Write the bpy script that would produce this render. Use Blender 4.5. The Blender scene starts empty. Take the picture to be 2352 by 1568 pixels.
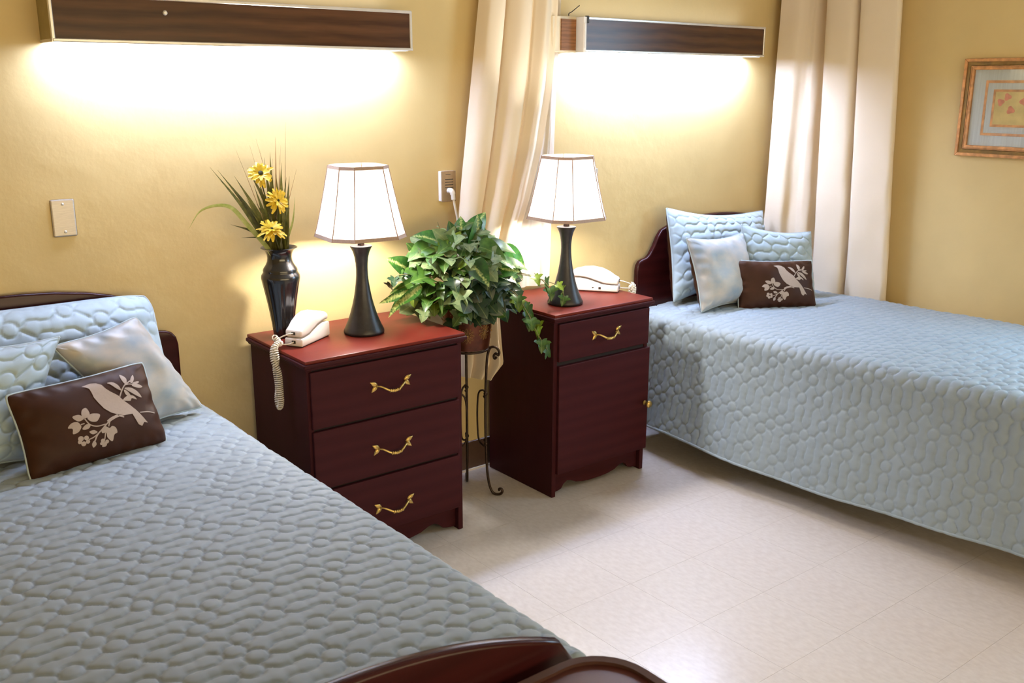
import bpy, bmesh, math, random
import numpy as np
from mathutils import Vector, Matrix, noise as mnoise
rnd = random.Random(7)
sc = bpy.context.scene
COL = sc.collection
R = math.radians
PI = math.pi

# ------------------------------------------------------------------ camera, sky, exposure
def cam_setup():
    y, p, r = R(38.0881), R(14.8785), R(0.1404)
    fw = Vector((math.sin(y) * math.cos(p), math.cos(y) * math.cos(p), -math.sin(p)))
    rt = Vector((math.cos(y), -math.sin(y), 0))
    up = rt.cross(fw)
    rt2 = rt * math.cos(r) + up * math.sin(r)
    up2 = up * math.cos(r) - rt * math.sin(r)
    cd = bpy.data.cameras.new('camera')
    co = bpy.data.objects.new('camera', cd)
    COL.objects.link(co)
    m = Matrix((rt2, up2, -fw)).transposed().to_4x4()
    m.translation = Vector((0, 0, 1.6))
    co.matrix_world = m
    cd.sensor_width = 36.0
    cd.lens = 2228.77 / 2352 * 36
    cd.clip_start = 0.05
    cd.dof.use_dof = True
    cd.dof.focus_distance = 3.35
    cd.dof.aperture_fstop = 8.0
    sc.camera = co
cam_setup()

SKY = 12.0            # daylight behind the window glass
TUBE = 42.5          # near over-bed fluorescent diffuser
TUBE2 = 77.0         # far over-bed fluorescent diffuser
UP = 1.8             # weak upward part of both over-bed lights
BULB = 680.0          # table-lamp bulbs
sc.view_settings.view_transform = 'Standard'
sc.view_settings.look = 'None'
sc.view_settings.gamma = 1.0
sc.view_settings.use_curve_mapping = False
sc.view_settings.exposure = 0.12
w = bpy.data.worlds.new('World'); sc.world = w; w.use_nodes = True
bg = w.node_tree.nodes['Background']
bg.inputs[0].default_value = (0.50, 0.75, 1.0, 1)
bg.inputs[1].default_value = SKY
sc.cycles.max_bounces = 10
sc.cycles.diffuse_bounces = 6
sc.cycles.transparent_max_bounces = 12
sc.cycles.sample_clamp_indirect = 4.0

# ------------------------------------------------------------------ materials
def lin(*c):
    o = []
    for v in c:
        v /= 255.0
        o.append(v / 12.92 if v <= 0.04045 else ((v + 0.055) / 1.055) ** 2.4)
    return tuple(o) + (1.0,)

def new_mat(name):
    m = bpy.data.materials.new(name); m.use_nodes = True
    nt = m.node_tree
    return m, nt, nt.nodes['Principled BSDF']

def setin(n, k, v):
    if k in n.inputs: n.inputs[k].default_value = v

def mat(name, c, rough=0.5, amt=0.12, scale=20.0, bump=0.0, bscale=None, metal=0.0, coat=0.0, stretch=None,
        sheen=0.0, emis=None, estr=0.0, spec=None, c2=None, coatr=0.1, detail=4.0, bdist=0.002):
    m, nt, b = new_mat(name)
    N, L = nt.nodes, nt.links
    tc = N.new('ShaderNodeTexCoord'); mp = N.new('ShaderNodeMapping')
    L.new(tc.outputs['Object'], mp.inputs[0])
    if stretch: mp.inputs['Scale'].default_value = stretch
    nz = N.new('ShaderNodeTexNoise'); nz.inputs['Scale'].default_value = scale; nz.inputs['Detail'].default_value = detail
    L.new(mp.outputs[0], nz.inputs['Vector'])
    cr = N.new('ShaderNodeValToRGB')
    c = tuple(c[:3])
    cc2 = tuple(c2[:3]) if c2 else tuple(min(1, v * (1 + amt)) for v in c)
    cc1 = c if c2 else tuple(v * (1 - amt) for v in c)
    cr.color_ramp.elements[0].position = 0.3; cr.color_ramp.elements[0].color = cc1 + (1,)
    cr.color_ramp.elements[1].position = 0.7; cr.color_ramp.elements[1].color = cc2 + (1,)
    L.new(nz.outputs[0], cr.inputs[0]); L.new(cr.outputs[0], b.inputs['Base Color'])
    b.inputs['Roughness'].default_value = rough; b.inputs['Metallic'].default_value = metal
    setin(b, 'Coat Weight', coat); setin(b, 'Coat Roughness', coatr)
    setin(b, 'Sheen Weight', sheen)
    if spec is not None: setin(b, 'Specular IOR Level', spec)
    if bump:
        n2 = N.new('ShaderNodeTexNoise'); n2.inputs['Scale'].default_value = bscale or scale; n2.inputs['Detail'].default_value = 5
        L.new(mp.outputs[0], n2.inputs['Vector'])
        bp = N.new('ShaderNodeBump'); bp.inputs['Strength'].default_value = bump; bp.inputs['Distance'].default_value = bdist
        L.new(n2.outputs[0], bp.inputs['Height']); L.new(bp.outputs[0], b.inputs['Normal'])
    if emis:
        setin(b, 'Emission Color', emis); setin(b, 'Emission Strength', estr)
    return m

def wood_mat(name, c1, c2, axis='X', scale=9.0, rough=0.3, coat=0.3, dist=7.0, spec=0.2):
    m, nt, b = new_mat(name); N, L = nt.nodes, nt.links
    setin(b, 'Specular IOR Level', spec)
    tc = N.new('ShaderNodeTexCoord'); mp = N.new('ShaderNodeMapping')
    mp.inputs['Scale'].default_value = (0.25, 1, 1) if axis == 'X' else (1, 1, 0.2)
    L.new(tc.outputs['Object'], mp.inputs[0])
    wv = N.new('ShaderNodeTexWave'); wv.bands_direction = 'Z' if axis == 'X' else 'X'
    wv.inputs['Scale'].default_value = scale; wv.inputs['Distortion'].default_value = dist
    wv.inputs['Detail'].default_value = 3; wv.inputs['Detail Scale'].default_value = 1.6
    L.new(mp.outputs[0], wv.inputs[0])
    nz = N.new('ShaderNodeTexNoise'); nz.inputs['Scale'].default_value = 120; nz.inputs['Detail'].default_value = 4
    mp2 = N.new('ShaderNodeMapping'); mp2.inputs['Scale'].default_value = (0.06, 1, 1) if axis == 'X' else (1, 1, 0.06)
    L.new(tc.outputs['Object'], mp2.inputs[0]); L.new(mp2.outputs[0], nz.inputs['Vector'])
    mx = N.new('ShaderNodeMath'); mx.operation = 'MULTIPLY_ADD'; mx.inputs[1].default_value = 0.45
    md = N.new('ShaderNodeMath'); md.operation = 'MULTIPLY'; md.inputs[1].default_value = 0.6
    L.new(nz.outputs[0], md.inputs[0]); L.new(wv.outputs['Fac'], mx.inputs[0]); L.new(md.outputs[0], mx.inputs[2])
    cr = N.new('ShaderNodeValToRGB')
    cr.color_ramp.elements[0].position = 0.15; cr.color_ramp.elements[0].color = c1
    cr.color_ramp.elements[1].position = 0.85; cr.color_ramp.elements[1].color = c2
    L.new(mx.outputs[0], cr.inputs[0]); L.new(cr.outputs[0], b.inputs['Base Color'])
    b.inputs['Roughness'].default_value = rough; setin(b, 'Coat Weight', coat); setin(b, 'Coat Roughness', 0.15)
    return m

def cloth_trans(name, c, tr=0.35, bump=0.3, bscale=700, amt=0.05):
    m = bpy.data.materials.new(name); m.use_nodes = True
    nt = m.node_tree; N, L = nt.nodes, nt.links
    N.remove(N['Principled BSDF']); out = N['Material Output']
    tc = N.new('ShaderNodeTexCoord')
    nz = N.new('ShaderNodeTexNoise'); nz.inputs['Scale'].default_value = 6; L.new(tc.outputs['Object'], nz.inputs['Vector'])
    cr = N.new('ShaderNodeValToRGB')
    cr.color_ramp.elements[0].color = tuple(v * (1 - amt) for v in c[:3]) + (1,); cr.color_ramp.elements[1].color = tuple(c[:3]) + (1,)
    L.new(nz.outputs[0], cr.inputs[0])
    d = N.new('ShaderNodeBsdfDiffuse'); t = N.new('ShaderNodeBsdfTranslucent'); mx = N.new('ShaderNodeMixShader')
    L.new(cr.outputs[0], d.inputs[0]); L.new(cr.outputs[0], t.inputs[0])
    n2 = N.new('ShaderNodeTexNoise'); n2.inputs['Scale'].default_value = bscale; L.new(tc.outputs['Object'], n2.inputs['Vector'])
    bp = N.new('ShaderNodeBump'); bp.inputs['Strength'].default_value = bump; bp.inputs['Distance'].default_value = 0.0005
    L.new(n2.outputs[0], bp.inputs['Height']); L.new(bp.outputs[0], d.inputs['Normal'])
    mx.inputs[0].default_value = tr
    L.new(d.outputs[0], mx.inputs[1]); L.new(t.outputs[0], mx.inputs[2]); L.new(mx.outputs[0], out.inputs[0])
    return m

def leaf_mat(name, c, c2, var=0.0, rough=0.35):
    """green leaf; var>0 gives a pale streak along the midrib (object space: x across, y along)"""
    m, nt, b = new_mat(name); N, L = nt.nodes, nt.links
    tc = N.new('ShaderNodeTexCoord'); oi = N.new('ShaderNodeObjectInfo')
    nz = N.new('ShaderNodeTexNoise'); nz.inputs['Scale'].default_value = 45; L.new(tc.outputs['Object'], nz.inputs['Vector'])
    cr = N.new('ShaderNodeValToRGB'); cr.color_ramp.elements[0].color = c; cr.color_ramp.elements[1].color = c2
    cr.color_ramp.elements[0].position = 0.35; cr.color_ramp.elements[1].position = 0.75
    L.new(nz.outputs[0], cr.inputs[0])
    hs = N.new('ShaderNodeHueSaturation'); L.new(cr.outputs[0], hs.inputs['Color'])
    mr = N.new('ShaderNodeMapRange'); mr.inputs[3].default_value = 0.7; mr.inputs[4].default_value = 1.3
    L.new(oi.outputs['Random'], mr.inputs[0]); L.new(mr.outputs[0], hs.inputs['Value'])
    last = hs.outputs[0]
    sp = N.new('ShaderNodeSeparateXYZ'); L.new(tc.outputs['Object'], sp.inputs[0])
    ab = N.new('ShaderNodeMath'); ab.operation = 'ABSOLUTE'; L.new(sp.outputs[0], ab.inputs[0])
    m2 = N.new('ShaderNodeMapRange'); m2.inputs[1].default_value = 0.0; m2.inputs[2].default_value = 0.012 if var else 0.0022
    m2.inputs[3].default_value = 1.0; m2.inputs[4].default_value = 0.0
    if var:
        n3 = N.new('ShaderNodeTexNoise'); n3.inputs['Scale'].default_value = 150; L.new(tc.outputs['Object'], n3.inputs['Vector'])
        ad = N.new('ShaderNodeMath'); ad.operation = 'MULTIPLY_ADD'; ad.inputs[1].default_value = 0.03; ad.inputs[2].default_value = -0.012
        L.new(n3.outputs[0], ad.inputs[0])
        a2 = N.new('ShaderNodeMath'); L.new(ab.outputs[0], a2.inputs[0]); L.new(ad.outputs[0], a2.inputs[1]); L.new(a2.outputs[0], m2.inputs[0])
    else:
        L.new(ab.outputs[0], m2.inputs[0])
    mm = N.new('ShaderNodeMath'); mm.operation = 'MULTIPLY'; mm.inputs[1].default_value = var if var else 0.16
    L.new(m2.outputs[0], mm.inputs[0])
    mx = N.new('ShaderNodeMix'); mx.data_type = 'RGBA'
    L.new(mm.outputs[0], mx.inputs[0]); L.new(last, mx.inputs[6]); mx.inputs[7].default_value = lin(214, 224, 140)
    L.new(mx.outputs[2], b.inputs['Base Color'])
    b.inputs['Roughness'].default_value = rough
    # thin leaf lets some light through
    out = N['Material Output']; t = N.new('ShaderNodeBsdfTranslucent'); L.new(mx.outputs[2], t.inputs[0])
    ms = N.new('ShaderNodeMixShader'); ms.inputs[0].default_value = 0.25
    L.new(b.outputs[0], ms.inputs[1]); L.new(t.outputs[0], ms.inputs[2]); L.new(ms.outputs[0], out.inputs[0])
    return m

def glass_mat(name, tint=(1, 1, 1, 1)):
    m = bpy.data.materials.new(name); m.use_nodes = True
    nt = m.node_tree; N, L = nt.nodes, nt.links
    N.remove(N['Principled BSDF']); out = N['Material Output']
    t = N.new('ShaderNodeBsdfTransparent'); t.inputs[0].default_value = tint; g = N.new('ShaderNodeBsdfGlossy'); g.inputs['Roughness'].default_value = 0.02
    lw = N.new('ShaderNodeLayerWeight'); pw = N.new('ShaderNodeMath'); pw.operation = 'POWER'; pw.inputs[1].default_value = 5.0
    ma = N.new('ShaderNodeMath'); ma.operation = 'MULTIPLY_ADD'; ma.inputs[1].default_value = 0.9; ma.inputs[2].default_value = 0.045
    L.new(lw.outputs['Facing'], pw.inputs[0]); L.new(pw.outputs[0], ma.inputs[0])
    mx = N.new('ShaderNodeMixShader'); L.new(ma.outputs[0], mx.inputs[0]); L.new(t.outputs[0], mx.inputs[1]); L.new(g.outputs[0], mx.inputs[2])
    L.new(mx.outputs[0], out.inputs[0])
    return m

M = {}
M['wall'] = mat('yellow_paint', (0.66, 0.505, 0.235), 0.55, 0.05, 3.0, bump=0.5, bscale=16.0, bdist=0.004, spec=0.3)
M['ceiling'] = mat('ceiling_paint', (0.75, 0.72, 0.64), 0.8, 0.04, 10, bump=0.3, bscale=120)
M['tile'] = mat('vinyl_tile', (0.57, 0.525, 0.50), 0.24, 0.0, 70, c2=(0.64, 0.60, 0.575), stretch=(1.0, 0.5, 1), detail=8, bump=0.02, bscale=40, spec=0.45)
M['grout'] = mat('tile_seam', (0.50, 0.45, 0.42), 0.6, 0.1, 60)
M['base'] = mat('brown_cove_base', (0.085, 0.045, 0.028), 0.45, 0.1, 30)
M['white'] = mat('white_paint', (0.78, 0.76, 0.72), 0.45, 0.03, 30)
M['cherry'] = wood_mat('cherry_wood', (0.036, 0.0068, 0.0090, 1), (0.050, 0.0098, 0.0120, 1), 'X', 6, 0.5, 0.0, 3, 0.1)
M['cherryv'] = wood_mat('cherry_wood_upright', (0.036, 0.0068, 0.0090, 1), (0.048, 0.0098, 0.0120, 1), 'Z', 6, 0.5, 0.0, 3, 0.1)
M['cherrylit'] = wood_mat('cherry_lit_top', (0.120, 0.016, 0.010, 1), (0.155, 0.024, 0.014, 1), 'X', 5, 0.34, 0.0, 3, 0.13)  # same cherry painted lighter: light falling on the tops put into the colour
M['bedwood'] = wood_mat('bed_wood', (0.024, 0.0036, 0.004, 1), (0.034, 0.0055, 0.006, 1), 'X', 6, 0.25, 0.05, 3)
M['tablewood'] = wood_mat('table_wood', (0.055, 0.014, 0.011, 1), (0.08, 0.022, 0.016, 1), 'X', 6, 0.4, 0.0, 3, 0.25)
M['tablerim'] = wood_mat('table_rim_wood', (0.05, 0.022, 0.018, 1), (0.07, 0.032, 0.026, 1), 'X', 6, 0.4, 0.0, 3, 0.3)
M['darkgap'] = mat('dark_recess', (0.012, 0.006, 0.006), 0.8, 0.1, 30)
M['laminate'] = wood_mat('brown_laminate', (0.035, 0.013, 0.006, 1), (0.10, 0.042, 0.018, 1), 'X', 7, 0.26, 0.0, 4, 0.4)
M['laminate2'] = wood_mat('light_brown_laminate', (0.16, 0.065, 0.02, 1), (0.27, 0.12, 0.045, 1), 'X', 22, 0.4, 0.0, 9)
M['alu'] = mat('aluminium_trim', (0.75, 0.74, 0.72), 0.3, 0.05, 40, metal=0.7)
M['olive'] = mat('olive_metal', (0.30, 0.24, 0.09), 0.45, 0.08, 30)
M['cream'] = mat('cream_enamel', (0.72, 0.62, 0.44), 0.45, 0.05, 30)
M['diff'] = mat('lit_diffuser', (0.9, 0.9, 0.85), 0.5, 0.0, 10, emis=(0.82, 0.96, 1.42, 1), estr=TUBE)
M['updiff'] = mat('lit_top_lens', (0.9, 0.9, 0.85), 0.5, 0.0, 10, emis=(0.82, 0.96, 1.42, 1), estr=UP)
M['diff2'] = mat('lit_diffuser_bright', (0.9, 0.9, 0.85), 0.5, 0.0, 10, emis=(0.82, 0.96, 1.42, 1), estr=TUBE2)
M['bulb'] = mat('lit_bulb', (0.9, 0.9, 0.85), 0.5, 0.0, 10, emis=(1.0, 0.93, 0.86, 1), estr=BULB)
M['shade'] = cloth_trans('shade_fabric', (0.80, 0.745, 0.68), 0.27, 0.1, 900)
M['trimtan'] = mat('tan_ribbon', (0.36, 0.24, 0.17), 0.5, 0.1, 200, sheen=0.3)
M['black'] = mat('black_lamp_wood', (0.012, 0.011, 0.012), 0.38, 0.4, 60, bump=0.1, bscale=200)
M['vaseblack'] = mat('black_glaze', (0.008, 0.008, 0.010), 0.22, 0.3, 60, coat=0.6, coatr=0.08)
M['phone'] = mat('ivory_plastic', (0.82, 0.77, 0.74), 0.32, 0.02, 20)
M['port'] = mat('dark_port', (0.03, 0.025, 0.02), 0.5, 0.1, 50)
M['gold'] = mat('antique_brass', (0.55, 0.38, 0.12), 0.3, 0.35, 90, metal=0.85)
M['quilt'] = mat('blue_grey_quilt', (0.245, 0.306, 0.352), 0.6, 0.04, 8, bump=0.12, bscale=900, bdist=0.0005, sheen=0.25)
M['quiltp'] = mat('blue_quilted_pillow', (0.36, 0.47, 0.54), 0.55, 0.04, 8, bump=0.12, bscale=900, bdist=0.0005, sheen=0.3)
M['piping'] = mat('pale_blue_piping', (0.42, 0.52, 0.58), 0.55, 0.05, 40)
M['brown'] = mat('brown_satin', (0.040, 0.0138, 0.0058), 0.5, 0.12, 25, sheen=0.0, spec=0.18, bump=0.1, bscale=500, bdist=0.0004)
M['satin'] = mat('pale_satin', (0.25, 0.32, 0.38), 0.4, 0.0, 11, c2=(0.50, 0.45, 0.38), sheen=0.3, stretch=(1, 1, 1.4))
M['print'] = mat('taupe_print', (0.40, 0.32, 0.27), 0.6, 0.04, 200)
M['curtain'] = cloth_trans('cream_curtain', (0.90, 0.78, 0.60), 0.14)
M['lining'] = cloth_trans('white_lining', (0.84, 0.79, 0.72), 0.4)
M['copper'] = mat('aged_copper', (0.105, 0.030, 0.014), 0.36, 0.5, 18, metal=0.6, bump=0.2, bscale=60)
M['relief'] = mat('bronze_relief', (0.30, 0.17, 0.06), 0.4, 0.3, 90, metal=0.7)
M['iron'] = mat('dark_bronze_iron', (0.035, 0.018, 0.010), 0.4, 0.4, 60, metal=0.5)
M['soil'] = mat('moss_fill', (0.03, 0.028, 0.015), 0.9, 0.4, 60)
M['steel'] = mat('brushed_steel', (0.50, 0.45, 0.38), 0.4, 0.08, 60, metal=0.6, stretch=(1, 1, 8))
M['bronzeplate'] = mat('bronze_plate', (0.36, 0.26, 0.16), 0.42, 0.08, 60, metal=0.5)
M['cord'] = mat('white_cord', (0.72, 0.66, 0.56), 0.45, 0.04, 50)
M['wire'] = mat('black_wire', (0.02, 0.02, 0.02), 0.5, 0.1, 50)
M['frame_gold'] = mat('worn_gold', (0.50, 0.25, 0.10), 0.38, 0.35, 40, metal=0.45)
M['frame_dark'] = mat('dark_gold', (0.17, 0.095, 0.02), 0.38, 0.35, 30, metal=0.45)
M['mat_blue'] = mat('blue_grey_mat', (0.50, 0.55, 0.55), 0.7, 0.10, 10, stretch=(12, 12, 0.4))
M['art'] = mat('ochre_paper', (0.60, 0.48, 0.20), 0.7, 0.15, 22)
M['red'] = mat('rose_print', (0.60, 0.22, 0.14), 0.7, 0.2, 60)
M['glass'] = glass_mat('picture_glass')
M['warmpane'] = glass_mat('light_warming_pane', (1.0, 0.73, 0.48, 1))  # tint added to neutralise the blue sky light through the added front window
M['grass'] = leaf_mat('olive_blade', lin(70, 72, 30), lin(112, 106, 48))
M['straw'] = leaf_mat('straw_blade', lin(138, 105, 66), lin(172, 140, 90))
M['palegrass'] = leaf_mat('pale_blade', lin(138, 148, 70), lin(180, 182, 110))
M['petal'] = mat('yellow_petal', (0.80, 0.58, 0.04), 0.5, 0.2, 90)
M['flowercore'] = mat('dark_core', (0.03, 0.03, 0.008), 0.8, 0.4, 200)
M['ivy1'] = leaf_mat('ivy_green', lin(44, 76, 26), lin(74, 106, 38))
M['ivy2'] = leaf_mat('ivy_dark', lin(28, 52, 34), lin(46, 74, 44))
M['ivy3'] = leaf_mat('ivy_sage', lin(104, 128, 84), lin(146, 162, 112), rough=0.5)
M['ivy4'] = leaf_mat('ivy_lime', lin(92, 118, 28), lin(128, 150, 44))
M['pothos'] = leaf_mat('variegated_green', lin(38, 86, 30), lin(66, 120, 42), var=0.8)
M['stem'] = mat('vine_stem', lin(120, 116, 70), 0.6, 0.1, 50)
M['pale'] = mat('pale_seam', (0.66, 0.60, 0.50), 0.7, 0.05, 40)

# ------------------------------------------------------------------ object helpers
def link(o): COL.objects.link(o); return o

def tag(o, label=None, cat=None, group=None, kind=None):
    if label: o['label'] = label
    if cat: o['category'] = cat
    if group: o['group'] = group
    if kind: o['kind'] = kind
    return o

def thing(name, label, cat, loc=(0, 0, 0), rz=0.0, group=None):
    o = link(bpy.data.objects.new(name, None))
    o.empty_display_size = 0.05
    o.location = loc; o.rotation_euler = (0, 0, rz)
    return tag(o, label, cat, group)

def base_of(p):
    b = Vector((0, 0, 0))
    while p is not None:
        b += Vector(p.location); p = p.parent
    return b

def obj(name, bm, m, parent=None, world=True, smooth=False, loc=None, angle=None):
    """link bm as one mesh; with world=True the verts are in world space and are moved to the parent's frame"""
    me = bpy.data.meshes.new(name)
    off = Vector((0, 0, 0))
    if world and parent is not None: off = base_of(parent)
    if loc is not None: off = off + Vector(loc)
    if off.length > 0: bmesh.ops.translate(bm, verts=bm.verts, vec=-off)
    bm.to_mesh(me); bm.free()
    ms = m if isinstance(m, (list, tuple)) else [m]
    for x in ms: me.materials.append(x)
    if smooth:
        me.polygons.foreach_set('use_smooth', [True] * len(me.polygons))
        if angle is not None:
            try: me.set_sharp_from_angle(angle=R(angle))
            except Exception: pass
    o = link(bpy.data.objects.new(name, me))
    if parent is not None: o.parent = parent
    if loc is not None: o.location = loc
    return o

def npobj(name, V, F, m, parent=None, smooth=True, matidx=None):
    me = bpy.data.meshes.new(name)
    V = np.asarray(V, float)
    if parent is not None: V = V - np.array(base_of(parent))
    F = np.asarray(F, np.int32)
    me.vertices.add(len(V)); me.vertices.foreach_set('co', V.astype(np.float32).ravel())
    k = F.shape[1]
    me.loops.add(F.size); me.loops.foreach_set('vertex_index', F.ravel())
    me.polygons.add(len(F))
    me.polygons.foreach_set('loop_start', np.arange(0, F.size, k, dtype=np.int32))
    me.polygons.foreach_set('loop_total', np.full(len(F), k, dtype=np.int32))
    if smooth: me.polygons.foreach_set('use_smooth', np.ones(len(F), bool))
    for x in (m if isinstance(m, (list, tuple)) else [m]): me.materials.append(x)
    if matidx is not None: me.polygons.foreach_set('material_index', np.asarray(matidx, np.int32))
    me.update(calc_edges=True); me.validate()
    o = link(bpy.data.objects.new(name, me))
    if parent is not None: o.parent = parent
    return o

def grid_faces(n, m, closed_u=False):
    """n rows x m cols of verts"""
    i = np.arange(n - 1)[:, None]; j = np.arange(m - 1)[None, :]
    a = i * m + j
    return np.stack([a, a + 1, a + m + 1, a + m], -1).reshape(-1, 4)

def box(bm, x0, x1, y0, y1, z0, z1, bev=0.0, seg=1):
    b = bmesh.new()
    bmesh.ops.create_cube(b, size=1.0)
    for v in b.verts:
        v.co = Vector((x0 + (v.co.x + .5) * (x1 - x0), y0 + (v.co.y + .5) * (y1 - y0), z0 + (v.co.z + .5) * (z1 - z0)))
    if bev: bmesh.ops.bevel(b, geom=b.edges[:], offset=bev, segments=seg, affect='EDGES', profile=0.5)
    merge(bm, b); return bm

def merge(bm, b, mtx=None):
    me = bpy.data.meshes.new('tmp')
    if mtx is not None: bmesh.ops.transform(b, matrix=mtx, verts=b.verts)
    b.to_mesh(me); b.free(); bm.from_mesh(me); bpy.data.meshes.remove(me)

def BX(*a, **k): return box(bmesh.new(), *a, **k)

def prism(bm, pts, axis, a0, a1, bev=0.0, seg=2):
    """extrude 2D polygon pts along axis ('x': pts=(y,z); 'y': pts=(x,z); 'z': pts=(x,y))"""
    b = bmesh.new()
    def mk(p, a):
        return {'x': (a, p[0], p[1]), 'y': (p[0], a, p[1]), 'z': (p[0], p[1], a)}[axis]
    lo = [b.verts.new(mk(p, a0)) for p in pts]; hi = [b.verts.new(mk(p, a1)) for p in pts]
    n = len(pts)
    b.faces.new(lo); b.faces.new(hi[::-1])
    for i in range(n): b.faces.new((lo[i], hi[i], hi[(i + 1) % n], lo[(i + 1) % n]))
    bmesh.ops.recalc_face_normals(b, faces=b.faces[:])
    if bev:
        es = [e for e in b.edges if abs(e.calc_face_angle(0)) > R(35)]
        bmesh.ops.bevel(b, geom=es, offset=bev, segments=seg, affect='EDGES', profile=0.5)
    merge(bm, b); return bm

def tube(bm, pts, r, n=8, closed=False, caps=True):
    pts = [Vector(p) for p in pts]
    rs = r if isinstance(r, (list, tuple)) else [r] * len(pts)
    N = len(pts); rings = []
    prev = None
    for i in range(N):
        if closed: t = pts[(i + 1) % N] - pts[i - 1]
        else: t = pts[min(i + 1, N - 1)] - pts[max(i - 1, 0)]
        if t.length < 1e-9: t = Vector((0, 0, 1))
        t.normalize()
        if prev is None:
            a = Vector((0, 0, 1)) if abs(t.z) < 0.9 else Vector((1, 0, 0))
            u = t.cross(a).normalized()
        else:
            u = (prev - t * prev.dot(t))
            u = u.normalized() if u.length > 1e-6 else t.orthogonal().normalized()
        prev = u; v = t.cross(u)
        rings.append([bm.verts.new(pts[i] + (u * math.cos(2 * PI * k / n) + v * math.sin(2 * PI * k / n)) * rs[i]) for k in range(n)])
    for i in range(N if closed else N - 1):
        a, b = rings[i], rings[(i + 1) % N]
        for k in range(n): bm.faces.new((a[k], a[(k + 1) % n], b[(k + 1) % n], b[k]))
    if caps and not closed:
        bm.faces.new(rings[0][::-1]); bm.faces.new(rings[-1])
    return bm

def lathe(bm, prof, c=(0, 0, 0), n=48, cap=True):
    rings = []
    for (r, z) in prof:
        rings.append([bm.verts.new((c[0] + r * math.cos(2 * PI * k / n), c[1] + r * math.sin(2 * PI * k / n), c[2] + z)) for k in range(n)])
    for a, b in zip(rings, rings[1:]):
        for k in range(n): bm.faces.new((a[k], a[(k + 1) % n], b[(k + 1) % n], b[k]))
    if cap:
        if prof[0][0] > 1e-4: bm.faces.new(rings[0][::-1])
        if prof[-1][0] > 1e-4: bm.faces.new(rings[-1])
    return bm

def spline(pts, n=8):
    """Catmull-Rom through pts"""
    P = [Vector(p) for p in pts]
    P = [P[0] * 2 - P[1]] + P + [P[-1] * 2 - P[-2]]
    out = []
    for i in range(1, len(P) - 2):
        a, b, c, d = P[i - 1:i + 3]
        for k in range(n):
            t = k / n
            out.append(0.5 * ((2 * b) + (c - a) * t + (2 * a - 5 * b + 4 * c - d) * t * t + (3 * b - a - 3 * c + d) * t ** 3))
    out.append(P[-2]); return out

def ball(bm, c, r, u=12, v=8, s=(1, 1, 1), m=None):
    b = bmesh.new(); bmesh.ops.create_uvsphere(b, u_segments=u, v_segments=v, radius=r)
    for x in b.verts: x.co = Vector((x.co.x * s[0], x.co.y * s[1], x.co.z * s[2]))
    mt = Matrix.Translation(c)
    if m is not None: mt = mt @ m
    merge(bm, b, mt); return bm

# ------------------------------------------------------------------ room shell
WY = 3.1715                      # back wall plane
XR = 4.27
def wx(y): return XR
XL, YF, ZC = -1.4, -1.6, 2.5
tag(obj('wall_back', BX(XL - .1, XR + .12, WY, WY + .1, 0, ZC), M['wall']), kind='structure')
tag(obj('wall_left', BX(XL - .1, XL, YF, WY, 0, ZC), M['wall']), kind='structure')
V0, V1, VZ0_, VZ1_ = -0.9, 3.4, 0.55, 1.68        # added window opening, unseen behind the camera, for frontal fill light
bm = bmesh.new()
for (a, b, c, d) in ((XL - .1, V0, 0, ZC), (V1, XR + .12, 0, ZC), (V0, V1, 0, VZ0_), (V0, V1, VZ1_, ZC)):
    box(bm, a, b, YF - .1, YF, c, d)
tag(obj('wall_front', bm, M['wall']), kind='structure')
wf = link(bpy.data.objects.new('fill_window', None)); wf.location = ((V0 + V1) / 2, YF, VZ0_); tag(wf, kind='structure')
bm = bmesh.new()
for (a, b, c, d) in ((V0, V1, VZ0_, VZ0_ + .05), (V0, V1, VZ1_ - .05, VZ1_), (V0, V0 + .05, VZ0_, VZ1_), (V1 - .05, V1, VZ0_, VZ1_), (0.78, 0.82, VZ0_, VZ1_), (2.08, 2.12, VZ0_, VZ1_)):
    box(bm, a, b, YF - .08, YF - .03, c, d)
obj('window_frame', bm, M['white'], wf)
obj('pane', BX(V0 + .04, V1 - .04, YF - .056, YF - .05, VZ0_ + .04, VZ1_ - .04), M['warmpane'], wf)
ld = bpy.data.lights.new('window_portal', 'AREA'); ld.shape = 'RECTANGLE'; ld.size = V1 - V0; ld.size_y = VZ1_ - VZ0_
ld.cycles.is_portal = True
lo = link(bpy.data.objects.new('window_portal', ld)); lo.location = ((V0 + V1) / 2, YF - .09, (VZ0_ + VZ1_) / 2); lo.rotation_euler = (R(90), 0, 0)
tag(obj('ceiling', BX(XL - .1, XR + .12, YF - .1, WY + .1, ZC, ZC + .08), M['ceiling']), kind='structure')
W0, W1, WZ0, WZ1 = 0.72, 1.74, 0.95, 2.15   # window opening in the right wall
bm = bmesh.new()
def wseg(bm, y0, y1, z0, z1):
    prism(bm, [(wx(y0), y0), (wx(y0) + .12, y0), (wx(y1) + .12, y1), (wx(y1), y1)], 'z', z0, z1)
wseg(bm, W1, WY, 0, ZC); wseg(bm, YF, W0, 0, ZC); wseg(bm, W0, W1, 0, WZ0); wseg(bm, W0, W1, WZ1, ZC)
tag(obj('wall_right', bm, M['wall']), kind='structure')
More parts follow.
